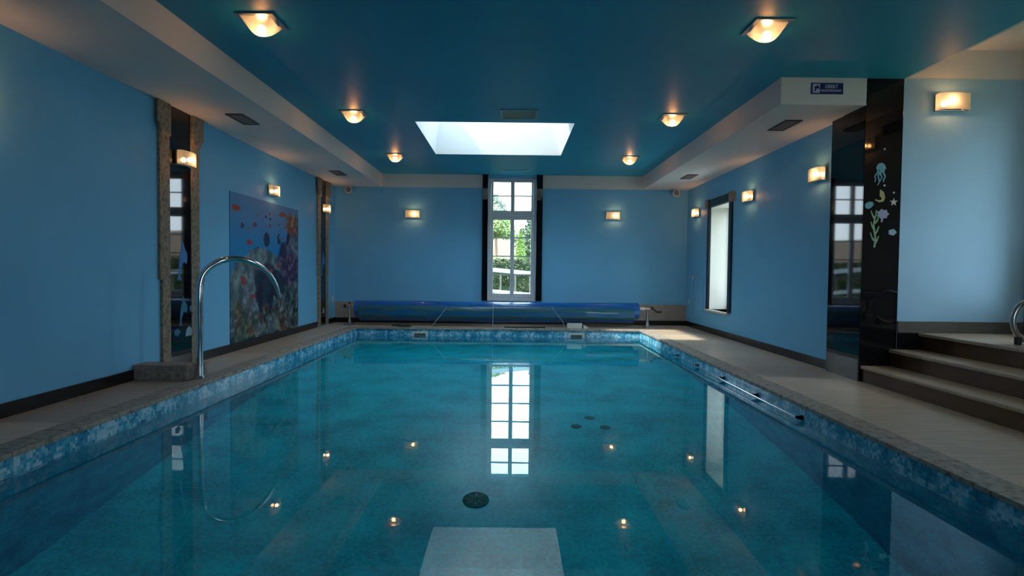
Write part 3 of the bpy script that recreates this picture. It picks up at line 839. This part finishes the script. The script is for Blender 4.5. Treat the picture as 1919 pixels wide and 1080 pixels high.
# left wall: local x runs along +y
PX = XL + 0.0226
dol = [[(-0.01, 0.20), (0.03, 0.12), (0.075, 0.06), (0.075, 0.0), (0.055, -0.045), (0.03, -0.02), (0.0, -0.03), (-0.035, -0.10), (-0.045, -0.16), (-0.02, -0.215), (-0.055, -0.195), (-0.10, -0.205), (-0.075, -0.15), (-0.07, -0.06), (-0.055, 0.03), (-0.03, 0.10)]]
H_ = 'sea creature stickers on the nearer left panel'
sticker(dol, V['blue'], (PX, 5.565, 1.06), PI / 2, 'bright blue dolphin sticker on the nearer black panel of left wall', group=H_, sc=1.0)
sticker([[(x_ * 0.85 + 0.02, z_ * 0.75) for x_, z_ in dol[0]]], V['deep'], (PX, 5.55, 0.56), PI / 2, 'dull blue fish sticker below the dolphin on the nearer left panel', group=H_)
sticker([blob(0, 0, 0.035, 0.035, 24, 0.10, 6)], V['deep'], (PX, 5.71, 0.57), PI / 2, 'small round shell sticker right of the dull blue fish', group=H_)
sticker([[(-0.06, -0.04), (-0.05, 0.01), (-0.02, 0.05), (0.02, 0.055), (0.055, 0.02), (0.065, -0.04)]], V['pale'], (PX, 5.66, 0.335), PI / 2, 'pale fan shell sticker at the foot of the nearer left panel', group=H_)
sticker([blob(0, 0, 0.045, 0.035, 24, 0.14, 5)], V['deep'], (PX, 5.46, 0.35), PI / 2, 'small dark blue shell sticker left of the pale fan shell', group=H_)
sticker(dol, V['blue'], (PX, 9.72, 1.10), PI / 2, 'dim blue dolphin sticker on the black panel in the far left corner', sc=1.1)
sticker([[(-0.05, -0.04), (-0.03, 0.03), (0.0, 0.06), (0.03, 0.03), (0.05, -0.04)]], V['pale'], (PX, 9.74, 0.26), PI / 2, 'pale shell sticker at the foot of the far left panel')

# ------------------------------------------------------------------ coral reef picture: a printed picture, painted as vertex colours
def vnoise(nx, ny, sx, sy, seed):
    rs = np.random.RandomState(seed); g = rs.rand(int(sy) + 3, int(sx) + 3)
    y = np.linspace(0, sy, ny, endpoint=False)[:, None]; x = np.linspace(0, sx, nx, endpoint=False)[None, :]
    iy = y.astype(int); ix = x.astype(int); fy = y - iy; fx_ = x - ix
    fy = fy * fy * (3 - 2 * fy); fx_ = fx_ * fx_ * (3 - 2 * fx_)
    return (g[iy, ix] * (1 - fx_) + g[iy, ix + 1] * fx_) * (1 - fy) + (g[iy + 1, ix] * (1 - fx_) + g[iy + 1, ix + 1] * fx_) * fy
def fbm(nx, ny, s, seed, o=4, asp=1.0):
    r = 0; a = 0.5
    for i in range(o):
        r = r + a * vnoise(nx, ny, s * 2 ** i, s * asp * 2 ** i, seed + i); a *= 0.5
    return r / 0.94
NX, NY = 300, 260
V_, U_ = np.meshgrid(np.linspace(0, 1, NY), np.linspace(0, 1, NX), indexing='ij')   # v: 0 bottom..1 top, u: 0 left..1 right
def lerp(a, b, t_): return a * (1 - t_[..., None]) + b * t_[..., None]
def col(*c): return np.ones((NY, NX, 3)) * np.array(c)
img = lerp(col(0.0, 0.09, 0.20), col(0.0, 0.28, 0.56), np.clip(V_ / 0.6, 0, 1))
img = lerp(img, col(0.17, 0.32, 0.52), np.clip((V_ - 0.66) / 0.22, 0, 1) * (0.35 + 0.65 * np.exp(-((U_ - 0.55) / 0.35) ** 2)))
n1 = fbm(NX, NY, 5, 1); n2 = fbm(NX, NY, 16, 9, 3); n3 = fbm(NX, NY, 34, 21, 2)
def coral(mask, base, hi, nz):
    global img
    t_ = np.clip((nz - 0.35) / 0.35, 0, 1)
    c_ = lerp(np.ones((NY, NX, 3)) * np.array(base), np.ones((NY, NX, 3)) * np.array(hi), t_)
    img = lerp(img, c_, mask)
def sm(x, w=0.03): return np.clip(x / w + 0.5, 0, 1)
# right hand reef wall
edge = 0.80 - 0.42 * np.clip((0.80 - V_) / 0.8, 0, 1) + 0.22 * (n1 - 0.5)
coral(sm(U_ - edge) * sm(0.93 - V_ + 0.25 * (n1 - 0.5)), (0.008, 0.02, 0.06), (0.10, 0.13, 0.22), n2)
coral(sm(0.10 - np.hypot((U_ - 0.90) * 0.8, V_ - 0.84) + 0.12 * (n2 - 0.5)), (0.32, 0.10, 0.05), (0.55, 0.42, 0.32), n3)
coral(sm(0.12 - np.hypot((U_ - 0.93) * 0.9, V_ - 0.68) + 0.14 * (n2 - 0.5)), (0.10, 0.13, 0.20), (0.40, 0.38, 0.36), n3)
coral(sm(0.15 - np.hypot((U_ - 0.82), V_ - 0.50) + 0.14 * (n1 - 0.5)), (0.05, 0.03, 0.08), (0.34, 0.16, 0.24), n3)
# big dark headed coral with a pale grey-green rim, lower left
r_ = np.hypot((U_ - 0.36) / 0.40, (V_ - 0.30) / 0.34) + 0.25 * (n1 - 0.5)
coral(sm(1.0 - r_, 0.08), (0.08, 0.12, 0.12), (0.34, 0.40, 0.36), n2)
coral(sm(0.60 - np.hypot((U_ - 0.50) / 0.42, (V_ - 0.32) / 0.40) + 0.25 * (n1 - 0.5), 0.08), (0.004, 0.012, 0.03), (0.02, 0.05, 0.08), n2)
coral(sm(0.09 - np.hypot(U_ - 0.24, V_ - 0.30) + 0.08 * (n2 - 0.5)), (0.14, 0.16, 0.16), (0.42, 0.42, 0.40), n3)
# reef garden along the bottom
coral(sm(0.22 + 0.16 * np.clip(U_ - 0.4, 0, 1) - V_ + 0.30 * (n1 - 0.5), 0.06), (0.01, 0.05, 0.06), (0.28, 0.32, 0.22), n2)
rs = np.random.RandomState(5)
for i in range(46):
    u0, v0 = rs.rand(), 0.03 + 0.26 * rs.rand() * (0.5 + 0.5 * rs.rand()); r0 = 0.02 + 0.035 * rs.rand()
    hi = [(0.36, 0.36, 0.33), (0.40, 0.30, 0.14), (0.22, 0.32, 0.20), (0.34, 0.40, 0.44), (0.35, 0.12, 0.10)][rs.randint(5)]
    coral(sm(r0 - np.hypot(U_ - u0, (V_ - v0) * 0.85) + 0.03 * (n2 - 0.5), 0.02), tuple(c * 0.3 for c in hi), hi, n3)
def fish(u0, v0, a, b, c_, tail=True):
    global img
    img = lerp(img, col(*c_), sm(1 - np.hypot((U_ - u0) / a, (V_ - v0) / b), 0.25))
    if tail:
        img = lerp(img, col(*c_), sm(1 - np.abs((U_ - u0 - a * 1.25) / (a * 0.45)) - np.abs((V_ - v0) / (b * 0.9)), 0.3))
fish(0.06, 0.90, 0.038, 0.022, (0.55, 0.07, 0.02)); fish(0.72, 0.93, 0.045, 0.022, (0.45, 0.14, 0.08)); fish(0.30, 0.81, 0.022, 0.018, (0.30, 0.05, 0.10))
fish(0.23, 0.68, 0.028, 0.022, (0.45, 0.05, 0.07)); fish(0.47, 0.715, 0.045, 0.055, (0.01, 0.03, 0.07), False); fish(0.66, 0.73, 0.026, 0.042, (0.01, 0.03, 0.07), False)
fish(0.67, 0.745, 0.012, 0.018, (0.22, 0.28, 0.28), False); fish(0.81, 0.75, 0.022, 0.028, (0.02, 0.03, 0.08)); fish(0.14, 0.79, 0.018, 0.022, (0.05, 0.05, 0.12))
for u0, v0 in ((0.145, 0.43), (0.16, 0.40), (0.53, 0.48), (0.64, 0.52), (0.27, 0.30)):
    fish(u0, v0, 0.022, 0.018, (0.45, 0.04, 0.05))
for i in range(26):
    fish(0.05 + 0.8 * rs.rand(), 0.5 + 0.42 * rs.rand(), 0.007 + 0.008 * rs.rand(), 0.006 + 0.007 * rs.rand(), [(0.40, 0.08, 0.05), (0.02, 0.04, 0.10), (0.16, 0.22, 0.26), (0.35, 0.16, 0.10)][rs.randint(4)])
img = np.clip(img * np.array([0.66, 0.74, 0.86]), 0, 1)
my0, my1, mz0, mz1 = 6.53, 8.62, 0.09, 1.88
nv = NX * NY
co = np.zeros((NY, NX, 3)); co[..., 1] = my0 - my0 + U_ * (my1 - my0); co[..., 2] = V_ * (mz1 - mz0); co[..., 0] = 0.006
me = bpy.data.meshes.new('wall_picture')
idx = np.arange(nv).reshape(NY, NX)
quads = np.stack([idx[:-1, :-1], idx[:-1, 1:], idx[1:, 1:], idx[1:, :-1]], -1).reshape(-1, 4)
me.from_pydata(co.reshape(-1, 3).tolist(), [], quads.tolist())
ca = me.color_attributes.new('print', 'FLOAT_COLOR', 'POINT')
ca.data.foreach_set('color', np.concatenate([img.reshape(-1, 3), np.ones((nv, 1))], 1).astype(np.float32).ravel())
pm = mat('printed_picture', (0.2, 0.2, 0.2), 0.5, spec=0.3)
k = NT(pm); at_ = k.n('ShaderNodeAttribute', attribute_name='print'); k.l(at_.outputs['Color'], k.b.inputs['Base Color'])
me.materials.append(pm)
pic = empty('wall_picture', (XL, my0, mz0), 0, 'tall printed picture of a coral reef with orange fish on the left wall', 'picture')
po = bpy.data.objects.new('print', me); C.objects.link(po); po.parent = pic
MB().box(0, 0, 0, 0.0055, my1 - my0, mz1 - mz0).build('backing_board', M['base'], pic)

# ------------------------------------------------------------------ curved steel water pipe at the left edge
pipe = empty('water_spout', (-2.735, 4.93, 0), 0, 'tall curved stainless steel water spout rising from the left pool edge', 'spout')
def wp(px, py, Y):
    d = fw + r2 * ((px - 959.5) / 1050) - u2 * ((py - 540) / 1050)
    t_ = Y / d.y
    return Vector((0, 0, 0.98)) + d * t_
base = Vector((-2.735, 4.93, 0))
cps = [Vector((-2.735, 4.93, 0.0)), Vector((-2.735, 4.93, 0.35)), Vector((-2.735, 4.93, 0.70))]
for (px, py, Y) in ((378, 522, 4.95), (395, 500, 4.99), (422, 487, 5.05), (452, 486, 5.14), (480, 495, 5.25), (503, 512, 5.36), (516, 533, 5.44), (524, 557, 5.50)):
    cps.append(wp(px, py, Y))
def catmull(P, n=7):
    out = []
    for i in range(len(P) - 1):
        p0, p1, p2, p3 = P[max(i - 1, 0)], P[i], P[i + 1], P[min(i + 2, len(P) - 1)]
        for j in range(n):
            t_ = j / n
            out.append(0.5 * ((2 * p1) + (p2 - p0) * t_ + (2 * p0 - 5 * p1 + 4 * p2 - p3) * t_ ** 2 + (3 * p1 - p0 - 3 * p2 + p3) * t_ ** 3))
    out.append(P[-1]); return out
pp = [p - base for p in catmull(cps)]
nn = len(pp)
rad = [0.029 if i < nn * 0.55 else 0.029 - 0.012 * (i - nn * 0.55) / (nn * 0.45) for i in range(nn)]
MB().tube(pp, rad, 20).build('pipe', M['chrome'], pipe, smooth='auto')
MB().lathe([(0.055, 0), (0.055, 0.006), (0.036, 0.016), (0.031, 0.03)], 24).build('base_flange', M['chrome'], pipe, smooth='auto')
blk = MB().box(-0.03, -0.025, 0.0, 0.03, 0.025, 0.13).build('stone_post', M['greystone'], bevel=0.005)
blk.location = (-2.765, 5.03, 0.003)
tag(blk, 'short pale stone post on left pool edge right behind the steel spout', 'post')

# ------------------------------------------------------------------ grab rail on the right pool wall
gr = empty('grab_rail', (PR, 4.2, -0.1), 0, 'thin steel grab rail along right pool wall just above the water', 'rail')
MB().tube([(-0.055, 0.0, 0), (-0.055, 1.4, 0), (-0.055, 3.2, 0)], 0.008, 12).build('bar', M['chrome'], gr, smooth='auto')
for yy in (0.01, 0.775, 1.566, 2.357, 3.14):
    MB().tube([(0.0, yy, -0.005), (-0.02, yy, -0.005), (-0.055, yy, 0)], [0.022, 0.014, 0.012], 12).build('bracket', M['darkvent'], gr, smooth='auto')

# ------------------------------------------------------------------ skimmers in the end wall of the pool
def skimmer(xc, lab):
    r = empty('skimmer', (xc, PE, -0.127), 0, lab, 'skimmer', 'skimmers in the far pool wall')
    f = MB(); a, b, ia, ib = 0.14, 0.066, 0.098, 0.032
    f.box(-a, -0.012, -b, -ia, 0.0, b).box(ia, -0.012, -b, a, 0.0, b).box(-ia, -0.012, -b, ia, 0.0, -ib).box(-ia, -0.012, ib, ia, 0.0, b)
    f.build('frame', M['plastic'], r, bevel=0.003)
    MB().box(-ia, -0.004, -ib, ia, -0.001, ib).build('flap', mat('skimmer_flap', (0.10, 0.11, 0.08), 0.6), r)
skimmer(-1.536, 'white framed skimmer opening at left in the far pool wall')
skimmer(1.134, 'white framed skimmer opening at right in the far pool wall')

# ------------------------------------------------------------------ fittings on the pool floor
def zf(y): return fz(y)
dr = empty('floor_drain', (-0.225, 3.84, zf(3.84) + 0.001), 0, 'round dark green main drain on the pool floor', 'drain')
dr.rotation_euler = (math.atan(0.15), 0, 0)
MB().lathe([(0.092, 0), (0.090, 0.012), (0.075, 0.018), (0.01, 0.020)], 32).build('cover', M['green'], dr, smooth='auto')
for i in range(8):
    a = i * PI / 4
    o = MB().box(0.03, -0.005, 0.0185, 0.07, 0.005, 0.023).build('slot', M['base'], dr); o.rotation_euler = (0, 0, a)
for (x_, y_, lab) in ((0.612, 5.06, 'leftmost of the three small round floor nozzles'), (0.762, 5.27, 'farthest of the three small round floor nozzles'), (0.872, 5.03, 'rightmost of the three small round floor nozzles')):
    o = MB().lathe([(0.050, 0), (0.048, 0.010), (0.03, 0.016), (0.01, 0.017)], 24).build('floor_nozzle', M['green'], smooth='auto')
    o.location = (x_, y_, zf(y_) + 0.001); o.rotation_euler = (math.atan(0.15), 0, 0)
    tag(o, lab, 'nozzle', 'floor nozzles')

# ------------------------------------------------------------------ pool cover rolled on its reel
reel = empty('pool_cover_reel', (-0.25, 10.0, 0), 0, 'long reel carrying the rolled blue pool cover across the far end of the pool', 'pool cover')
cov = mat('blue_pool_cover', (0.006, 0.12, 0.42), 0.32, spec=0.5, coat=0.3)
k = NT(cov); tcn = k.n('ShaderNodeTexCoord'); mp = k.n('ShaderNodeMapping'); mp.inputs['Scale'].default_value = (0.8, 6, 6)
no = k.n('ShaderNodeTexNoise', i_2=3.0, i_3=5.0); k.l(tcn.outputs['Object'], mp.inputs[0]); k.l(mp.outputs[0], no.inputs[0])
rr = k.ramp([(0.35, (0.002, 0.07, 0.34)), (0.7, (0.01, 0.17, 0.44))]); k.l(no.outputs[0], rr.inputs[0]); k.l(rr.outputs[0], k.b.inputs['Base Color'])
bp_ = k.n('ShaderNodeBump'); bp_.inputs['Strength'].default_value = 0.5; bp_.inputs['Distance'].default_value = 0.02; k.l(no.outputs[0], bp_.inputs['Height']); k.l(bp_.outputs[0], k.b.inputs['Normal'])
cov2 = mat('faded_green_blue_cover', (0.02, 0.13, 0.22), 0.30, spec=0.5, coat=0.3)
k = NT(cov2); tcn = k.n('ShaderNodeTexCoord'); mp = k.n('ShaderNodeMapping'); mp.inputs['Scale'].default_value = (1.0, 3, 9)
no = k.n('ShaderNodeTexNoise', i_2=2.2, i_3=6.0); k.l(tcn.outputs['Object'], mp.inputs[0]); k.l(mp.outputs[0], no.inputs[0])
rr = k.ramp([(0.30, (0.004, 0.07, 0.26)), (0.48, (0.006, 0.11, 0.17)), (0.62, (0.03, 0.12, 0.13)), (0.8, (0.10, 0.15, 0.13))]); k.l(no.outputs[0], rr.inputs[0])
sz_ = k.n('ShaderNodeSeparateXYZ'); k.l(tcn.outputs['Object'], sz_.inputs[0])
jit = k.n('ShaderNodeMath', operation='MULTIPLY_ADD'); jit.inputs[1].default_value = 0.06; k.l(no.outputs[0], jit.inputs[0]); k.l(sz_.outputs[2], jit.inputs[2])
zb_ = k.ramp([(0.13, (0.25, 0.25, 0.25)), (0.20, (1, 1, 1)), (0.235, (1, 1, 1)), (0.26, (0, 0, 0)), (0.275, (1, 1, 1)), (0.37, (1, 1, 1)), (0.41, (0, 0, 0))]); k.l(jit.outputs[0], zb_.inputs[0])
mxc = k.n('ShaderNodeMix', data_type='RGBA'); mxc.inputs[6].default_value = (0.003, 0.085, 0.36, 1); k.l(zb_.outputs[0], mxc.inputs[0]); k.l(rr.outputs[0], mxc.inputs[7]); k.l(mxc.outputs[2], k.b.inputs['Base Color'])
n2_ = k.n('ShaderNodeTexNoise', i_2=5.0, i_3=4.0); k.l(mp.outputs[0], n2_.inputs[0])
bp_ = k.n('ShaderNodeBump'); bp_.inputs['Strength'].default_value = 0.6; bp_.inputs['Distance'].default_value = 0.02; k.l(n2_.outputs[0], bp_.inputs['Height']); k.l(bp_.outputs[0], k.b.inputs['Normal'])
rx = lambda x: x + 0.25
def hsh(i): return (math.sin(i * 12.9898) * 43758.5453) % 1
def roll(xa, xb, fn, nx=60, n=48, capped=True):
    mb = MB(); vs = []; fs = []
    for i in range(nx + 1):
        x = xa + (xb - xa) * i / nx
        for j in range(n):
            a = 2 * PI * j / n
            y, z = fn(x, a)
            vs.append((rx(x), y, z))
    for i in range(nx):
        for j in range(n):
            a = i * n + j; b = i * n + (j + 1) % n
            fs.append((a, b, b + n, a + n))
    if capped: fs += [tuple(range(n - 1, -1, -1)), tuple(range(nx * n, nx * n + n))]
    return mb.add(vs, fs)
def f_core(x, a):
    sag = 0.012 * math.sin(PI * (x + 2.75) / 5.03)
    r = 0.150 + 0.003 * math.sin(3 * a + x * 2)
    return r * math.cos(a), 0.290 - sag + r * math.sin(a)
def f_mid(x, a):
    # looser outer wraps: bulge to the pool side (local -y) and hang below
    sag = 0.012 * math.sin(PI * (x + 2.75) / 5.03)
    c_, s_ = math.cos(a), math.sin(a)
    r = 0.140 + 0.004 * math.sin(2 * x + 3 * a) + 0.003 * math.sin(5.1 * x - 2 * a)
    lo = max(0, -s_) ** 1.5; fr_ = max(0, -c_) ** 2
    r += 0.062 * lo + 0.022 * fr_ + 0.010 * math.exp(-((a - 3.75) / 0.16) ** 2) + 0.010 * math.exp(-((a - 4.25) / 0.12) ** 2) * (1 + 0.5 * math.sin(4 * x))
    return r * c_ - 0.004, 0.286 - sag + r * s_
roll(-2.76, 2.285, f_core).build('rolled_cover', cov, reel, smooth='auto')
roll(-2.67, 2.19, f_mid, 90).build('outer_wrap', cov2, reel, smooth='auto')
MB().tube([(rx(-2.88), 0, 0.335), (rx(2.46), 0, 0.335)], 0.030, 16).build('axle', M['plastic'], reel, smooth='auto')
def stand(x, rightside):
    s_ = MB().tube([(0, 0, 0.02), (0, 0, 0.335)], [0.024, 0.020], 14)
    s_.tube([(-0.05, 0, 0.34), (0.05, 0, 0.34)], 0.034, 14)
    o = s_.build('stand', M['nickel'], reel, smooth='auto'); o.location = (rx(x), 0, 0)
    b = MB().box(-0.06, -0.16, 0, 0.06, 0.16, 0.018).prism([(-0.03, 0.018), (0.03, 0.018), (0.02, 0.10), (-0.02, 0.10)], -0.02, 0.02).build('foot', M['nickel'], o, bevel=0.004)
stand(-2.87, False); stand(2.455, True)
kn = MB().tube([(rx(-2.87), -0.0, 0.37), (rx(-2.87), 0, 0.40)], [0.01, 0.022], 12).tube([(rx(-2.92), 0, 0.335), (rx(-2.97), 0, 0.335)], [0.026, 0.03], 12).build('locking_knob', M['blackp'], reel, smooth='auto')
cr = MB().tube([(rx(2.50), 0, 0.345), (rx(2.55), 0, 0.35)], 0.024, 12).tube([(rx(2.54), -0.02, 0.352), (rx(2.60), -0.03, 0.29), (rx(2.62), -0.035, 0.28)], 0.015, 10).tube([(rx(2.61), -0.035, 0.282), (rx(2.70), -0.035, 0.284)], 0.017, 12)
cr.build('crank_handle', M['blackp'], reel, smooth='auto')
for pts in ([(-1.12, -0.17, 0.34), (-1.20, -0.21, 0.22), (-1.36, -0.34, 0.012)], [(-0.30, -0.10, 0.43), (-0.30, -0.19, 0.30), (-0.30, -0.24, 0.10), (-0.30, -0.32, 0.01)], [(0.72, -0.15, 0.38), (0.80, -0.20, 0.26), (0.93, -0.24, 0.10), (0.95, -0.25, 0.02)]):
    MB().tube([(rx(a), b, c_) for a, b, c_ in pts], 0.0045, 6).build('cord', mat('pale_cord', (0.30, 0.38, 0.45), 0.6), reel, smooth='auto')
bx_ = empty('float_box', (1.12, 9.70, 0.003), 0, 'small grey-white plastic box on the deck in front of the rolled cover', 'box')
MB().box(-0.13, -0.05, 0, 0.125, 0.05, 0.088).build('body', M['plastic'], bx_, bevel=0.006)
MB().prism([(0.145, 0), (0.235, 0), (0.235, 0.02), (0.150, 0.07)], -0.04, 0.04).build('wedge', M['plastic'], bx_, bevel=0.003)
MB().box(0.125, -0.045, 0.0, 0.145, 0.045, 0.085).build('strap', M['blackp'], bx_)
# short coil of dark rope on the deck edge
rp = []
for i in range(120):
    a = i * 0.25; r_0 = 0.05 + 0.02 * math.sin(i * 0.37)
    rp.append((2.6 * r_0 * math.cos(a), r_0 * math.sin(a) * 0.7, 0.012 + 0.010 * (i // 26)))
o = MB().tube(rp, 0.009, 6).build('rope_coil', mat('dark_rope', (0.05, 0.06, 0.045), 0.8), smooth='auto')
o.location = (-1.86, 9.66, 0.003)
tag(o, 'short dark coil of rope lying on the far deck before the reel', 'rope')
o = MB().tube([(-0.35, 0.02, 0.012), (-0.15, -0.02, 0.012), (0.05, 0.015, 0.012), (0.22, -0.01, 0.012), (0.36, 0.02, 0.012)], 0.010, 8).build('hose', M['blackp'], smooth='auto')
o.location = (0.25, 9.66, 0.003)
tag(o, 'short black hose lying on the far deck left of the plastic box', 'hose')

# ------------------------------------------------------------------ lounge chair on the landing (mostly outside the view)
ch = empty('lounge_chair', (4.02, 4.30, LZ), 0, 'lounge chair with a round steel loop leg on the landing, cut by the right edge', 'chair')
def loop(y):
    pts = []
    for i in range(33):
        a = 2 * PI * i / 32
        pts.append((0.02 + 0.165 * math.cos(a), y, 0.185 + 0.165 * math.sin(a)))
    return pts
for y in (0.0, -0.62):
    o = MB().tube(loop(y), 0.020, 12, caps=False).build('loop_leg', M['nickel'], ch, smooth='auto')
    for sx in (-0.10, 0.14):
        MB().box(sx - 0.015, y - 0.02, 0.0, sx + 0.015, y + 0.02, 0.06).build('foot', M['blackp'], o, bevel=0.004)
MB().tube([(0.02, 0.0, 0.35), (0.02, -0.62, 0.35)], 0.016, 10).build('cross_bar', M['nickel'], ch, smooth='auto')
cush = mat('beige_cushion', (0.55, 0.52, 0.44), 0.8)
MB().box(-0.10, -0.60, 0.25, 0.50, -0.02, 0.34).build('seat_cushion', cush, ch, bevel=0.03, seg=4)
MB().prism([(0.46, 0.30), (0.62, 0.86), (0.54, 0.88), (0.38, 0.34)], -0.60, -0.02).build('back_cushion', cush, ch, bevel=0.02, seg=3)
for yy in (-0.58, -0.08):
    MB().box(0.46, yy, 0.0, 0.50, yy + 0.04, 0.26).build('rear_leg', M['nickel'], ch, bevel=0.003)

# ------------------------------------------------------------------ garden seen through the end window
grass = noisy('lawn_grass', [(0.3, (0.04, 0.07, 0.015)), (0.7, (0.09, 0.13, 0.03))], 8, 5, 0.9, 0)
struct(MB().box(-40, W + T + 0.05, -0.6, 40, 130, -0.5).box(LX + T + 0.05, -40, -0.6, 40, W + T + 0.05, -0.5).box(-40, -40, -0.6, LX + T + 0.05, BK - T - 0.05, -0.5).build('ground', grass))
field = noisy('dry_field', [(0.3, (0.09, 0.06, 0.038)), (0.7, (0.14, 0.095, 0.062))], 1.5, 5, 0.9, 0)
mb = MB(); vs = []; fs = []
nx_, ny_ = 40, 10
for j in range(ny_ + 1):
    for i in range(nx_ + 1):
        x_ = -45 + 90 * i / nx_; y_ = 36 + 44 * j / ny_
        vs.append((x_, y_, -0.5 + 6.6 * (j / ny_) ** 1.1 + 0.25 * math.sin(x_ * 0.21) * (j / ny_)))
for j in range(ny_):
    for i in range(nx_):
        a = j * (nx_ + 1) + i
        fs.append((a, a + 1, a + nx_ + 2, a + nx_ + 1))
struct(mb.add(vs, fs).build('hill', field, smooth=True))

def leaf_mat(nm, c0, c1):
    mt = mat(nm, c0, 0.6, spec=0.2)
    k = NT(mt); tcn = k.n('ShaderNodeTexCoord'); no = k.n('ShaderNodeTexNoise', i_2=2.5, i_3=6.0)
    k.l(tcn.outputs['Object'], no.inputs[0]); r = k.ramp([(0.3, c0), (0.7, c1)]); k.l(no.outputs[0], r.inputs[0]); k.l(r.outputs[0], k.b.inputs['Base Color'])
    return mt
LM = {'yellow': leaf_mat('yellow_green_leaves', (0.10, 0.17, 0.05), (0.28, 0.34, 0.14)), 'dark': leaf_mat('grey_green_leaves', (0.04, 0.07, 0.04), (0.13, 0.18, 0.11)),
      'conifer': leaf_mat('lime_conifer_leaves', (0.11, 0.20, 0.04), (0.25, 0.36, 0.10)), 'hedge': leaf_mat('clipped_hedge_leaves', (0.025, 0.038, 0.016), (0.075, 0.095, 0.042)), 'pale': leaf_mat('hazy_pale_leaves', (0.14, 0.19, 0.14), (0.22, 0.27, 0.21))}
bark = noisy('bark', [(0.3, (0.08, 0.05, 0.03)), (0.7, (0.2, 0.14, 0.09))], 12, 5, 0.9, 0.3)
def leaves(n, inside, size, seed):
    rg = random.Random(seed); mb = MB(); c = 0
    while c < n:
        p = inside(rg)
        if p is None: continue
        d1 = Vector((rg.gauss(0, 1), rg.gauss(0, 1), rg.gauss(0, 1))).normalized(); d2 = d1.orthogonal().normalized()
        s_ = size * rg.uniform(0.6, 1.3); p = Vector(p)
        mb.quad(p - d1 * s_, p - d2 * s_ * 0.5, p + d1 * s_, p + d2 * s_ * 0.5); c += 1
    return mb
def ell(rx_, ry_, z0_, z1_):
    def f_(rg):
        u, v, w = rg.uniform(-1, 1), rg.uniform(-1, 1), rg.uniform(-1, 1)
        l = math.sqrt(u * u + v * v + w * w)
        if l > 1 or l < 0.45: return None
        lump = 1 + 0.15 * math.sin(5 * u + 3 * w) + 0.12 * math.sin(7 * v - 4 * w)
        return (u * rx_ * lump, v * ry_ * lump, (z0_ + z1_) / 2 + w * (z1_ - z0_) / 2 * lump)
    return f_
def cone(r0, z0_, z1_):
    def f_(rg):
        t_ = rg.random() ** 1.3; a = rg.uniform(0, 2 * PI); r_ = r0 * (1 - t_) ** 0.8 * rg.uniform(0.7, 1.05)
        return (r_ * math.cos(a), r_ * math.sin(a), z0_ + (z1_ - z0_) * t_)
    return f_
def tree(name, x, y, inside, n, size, m_, trunk_h, trunk_r, lab, seed, group='trees beyond the end window'):
    r = empty(name, (x, y, -0.5), 0, lab, 'tree', group)
    leaves(n, inside, size, seed).build('foliage', m_, r)
    MB().tube([(0, 0, 0), (0.05, 0, trunk_h * 0.6), (0, 0.05, trunk_h)], [trunk_r, trunk_r * 0.8, trunk_r * 0.5], 8).build('trunk', bark, r, smooth='auto')
tree('conifer', 0.38, 22.0, cone(0.44, 0.2, 3.15), 5200, 0.055, LM['conifer'], 2.4, 0.06, 'cone shaped bright green conifer in right half of the end window', 3)
tree('leafy_tree', -0.95, 27.0, ell(1.2, 1.1, 2.95, 4.35), 3400, 0.10, LM['yellow'], 3.0, 0.10, 'yellow-green leafy tree in left half of the end window', 4)
tree('leafy_tree', 1.55, 31.0, ell(1.15, 1.1, 1.6, 4.7), 4200, 0.11, LM['dark'], 3.2, 0.12, 'grey-green tree behind the bright green conifer', 5)
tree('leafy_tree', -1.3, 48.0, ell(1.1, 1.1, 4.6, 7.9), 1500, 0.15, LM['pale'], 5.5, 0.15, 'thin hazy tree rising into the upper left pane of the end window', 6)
def hedge_pts(rg):
    f_ = rg.random()
    if f_ < 0.65: return (rg.uniform(-4, 4), rg.uniform(-0.06, 0.03), rg.uniform(0, 1.78))
    return (rg.uniform(-4, 4), rg.uniform(0, 0.8), 1.78 + rg.uniform(-0.04, 0.05))
hg = empty('hedge', (0.0, 16.0, -0.5), 0, 'long dark green clipped hedge behind the white garden railing', 'hedge')
leaves(9000, hedge_pts, 0.05, 8).build('foliage', LM['hedge'], hg)
MB().box(-4, 0.04, 0.0, 4, 0.76, 1.72).build('inner_growth', LM['hedge'], hg)
bs = empty('shrub', (-0.9, 20.0, -0.5), 0, 'low light green shrubs just above the clipped hedge', 'shrub')
leaves(3000, ell(1.6, 0.7, 0.3, 2.1), 0.07, 11).build('foliage', LM['conifer'], bs)
M['rail'] = mat('white_railing', (0.55, 0.56, 0.56), 0.5)
rg_ = empty('railing', (0, 12.6, -0.5), 0, 'white sloping garden railing of two rails and thin posts outside the end window', 'railing')
def zr(x, top): return (0.98 + 0.5 if top else 0.50 + 0.5) - 0.085 * x
MB().prism([(-3, zr(-3, 1) - 0.045), (3, zr(3, 1) - 0.045), (3, zr(3, 1) + 0.045), (-3, zr(-3, 1) + 0.045)], -0.03, 0.03).build('top_rail', M['rail'], rg_)
MB().prism([(-3, zr(-3, 0) - 0.035), (3, zr(3, 0) - 0.035), (3, zr(3, 0) + 0.035), (-3, zr(-3, 0) + 0.035)], -0.03, 0.03).build('bottom_rail', M['rail'], rg_)
for i in range(-8, 9):
    x_ = -0.22 + i * 0.33
    MB().tube([(x_, 0, 0.0), (x_, 0, zr(x_, 1) - 0.04)], 0.018, 8).build('post', mat('beige_post', (0.16, 0.14, 0.11), 0.6), rg_)
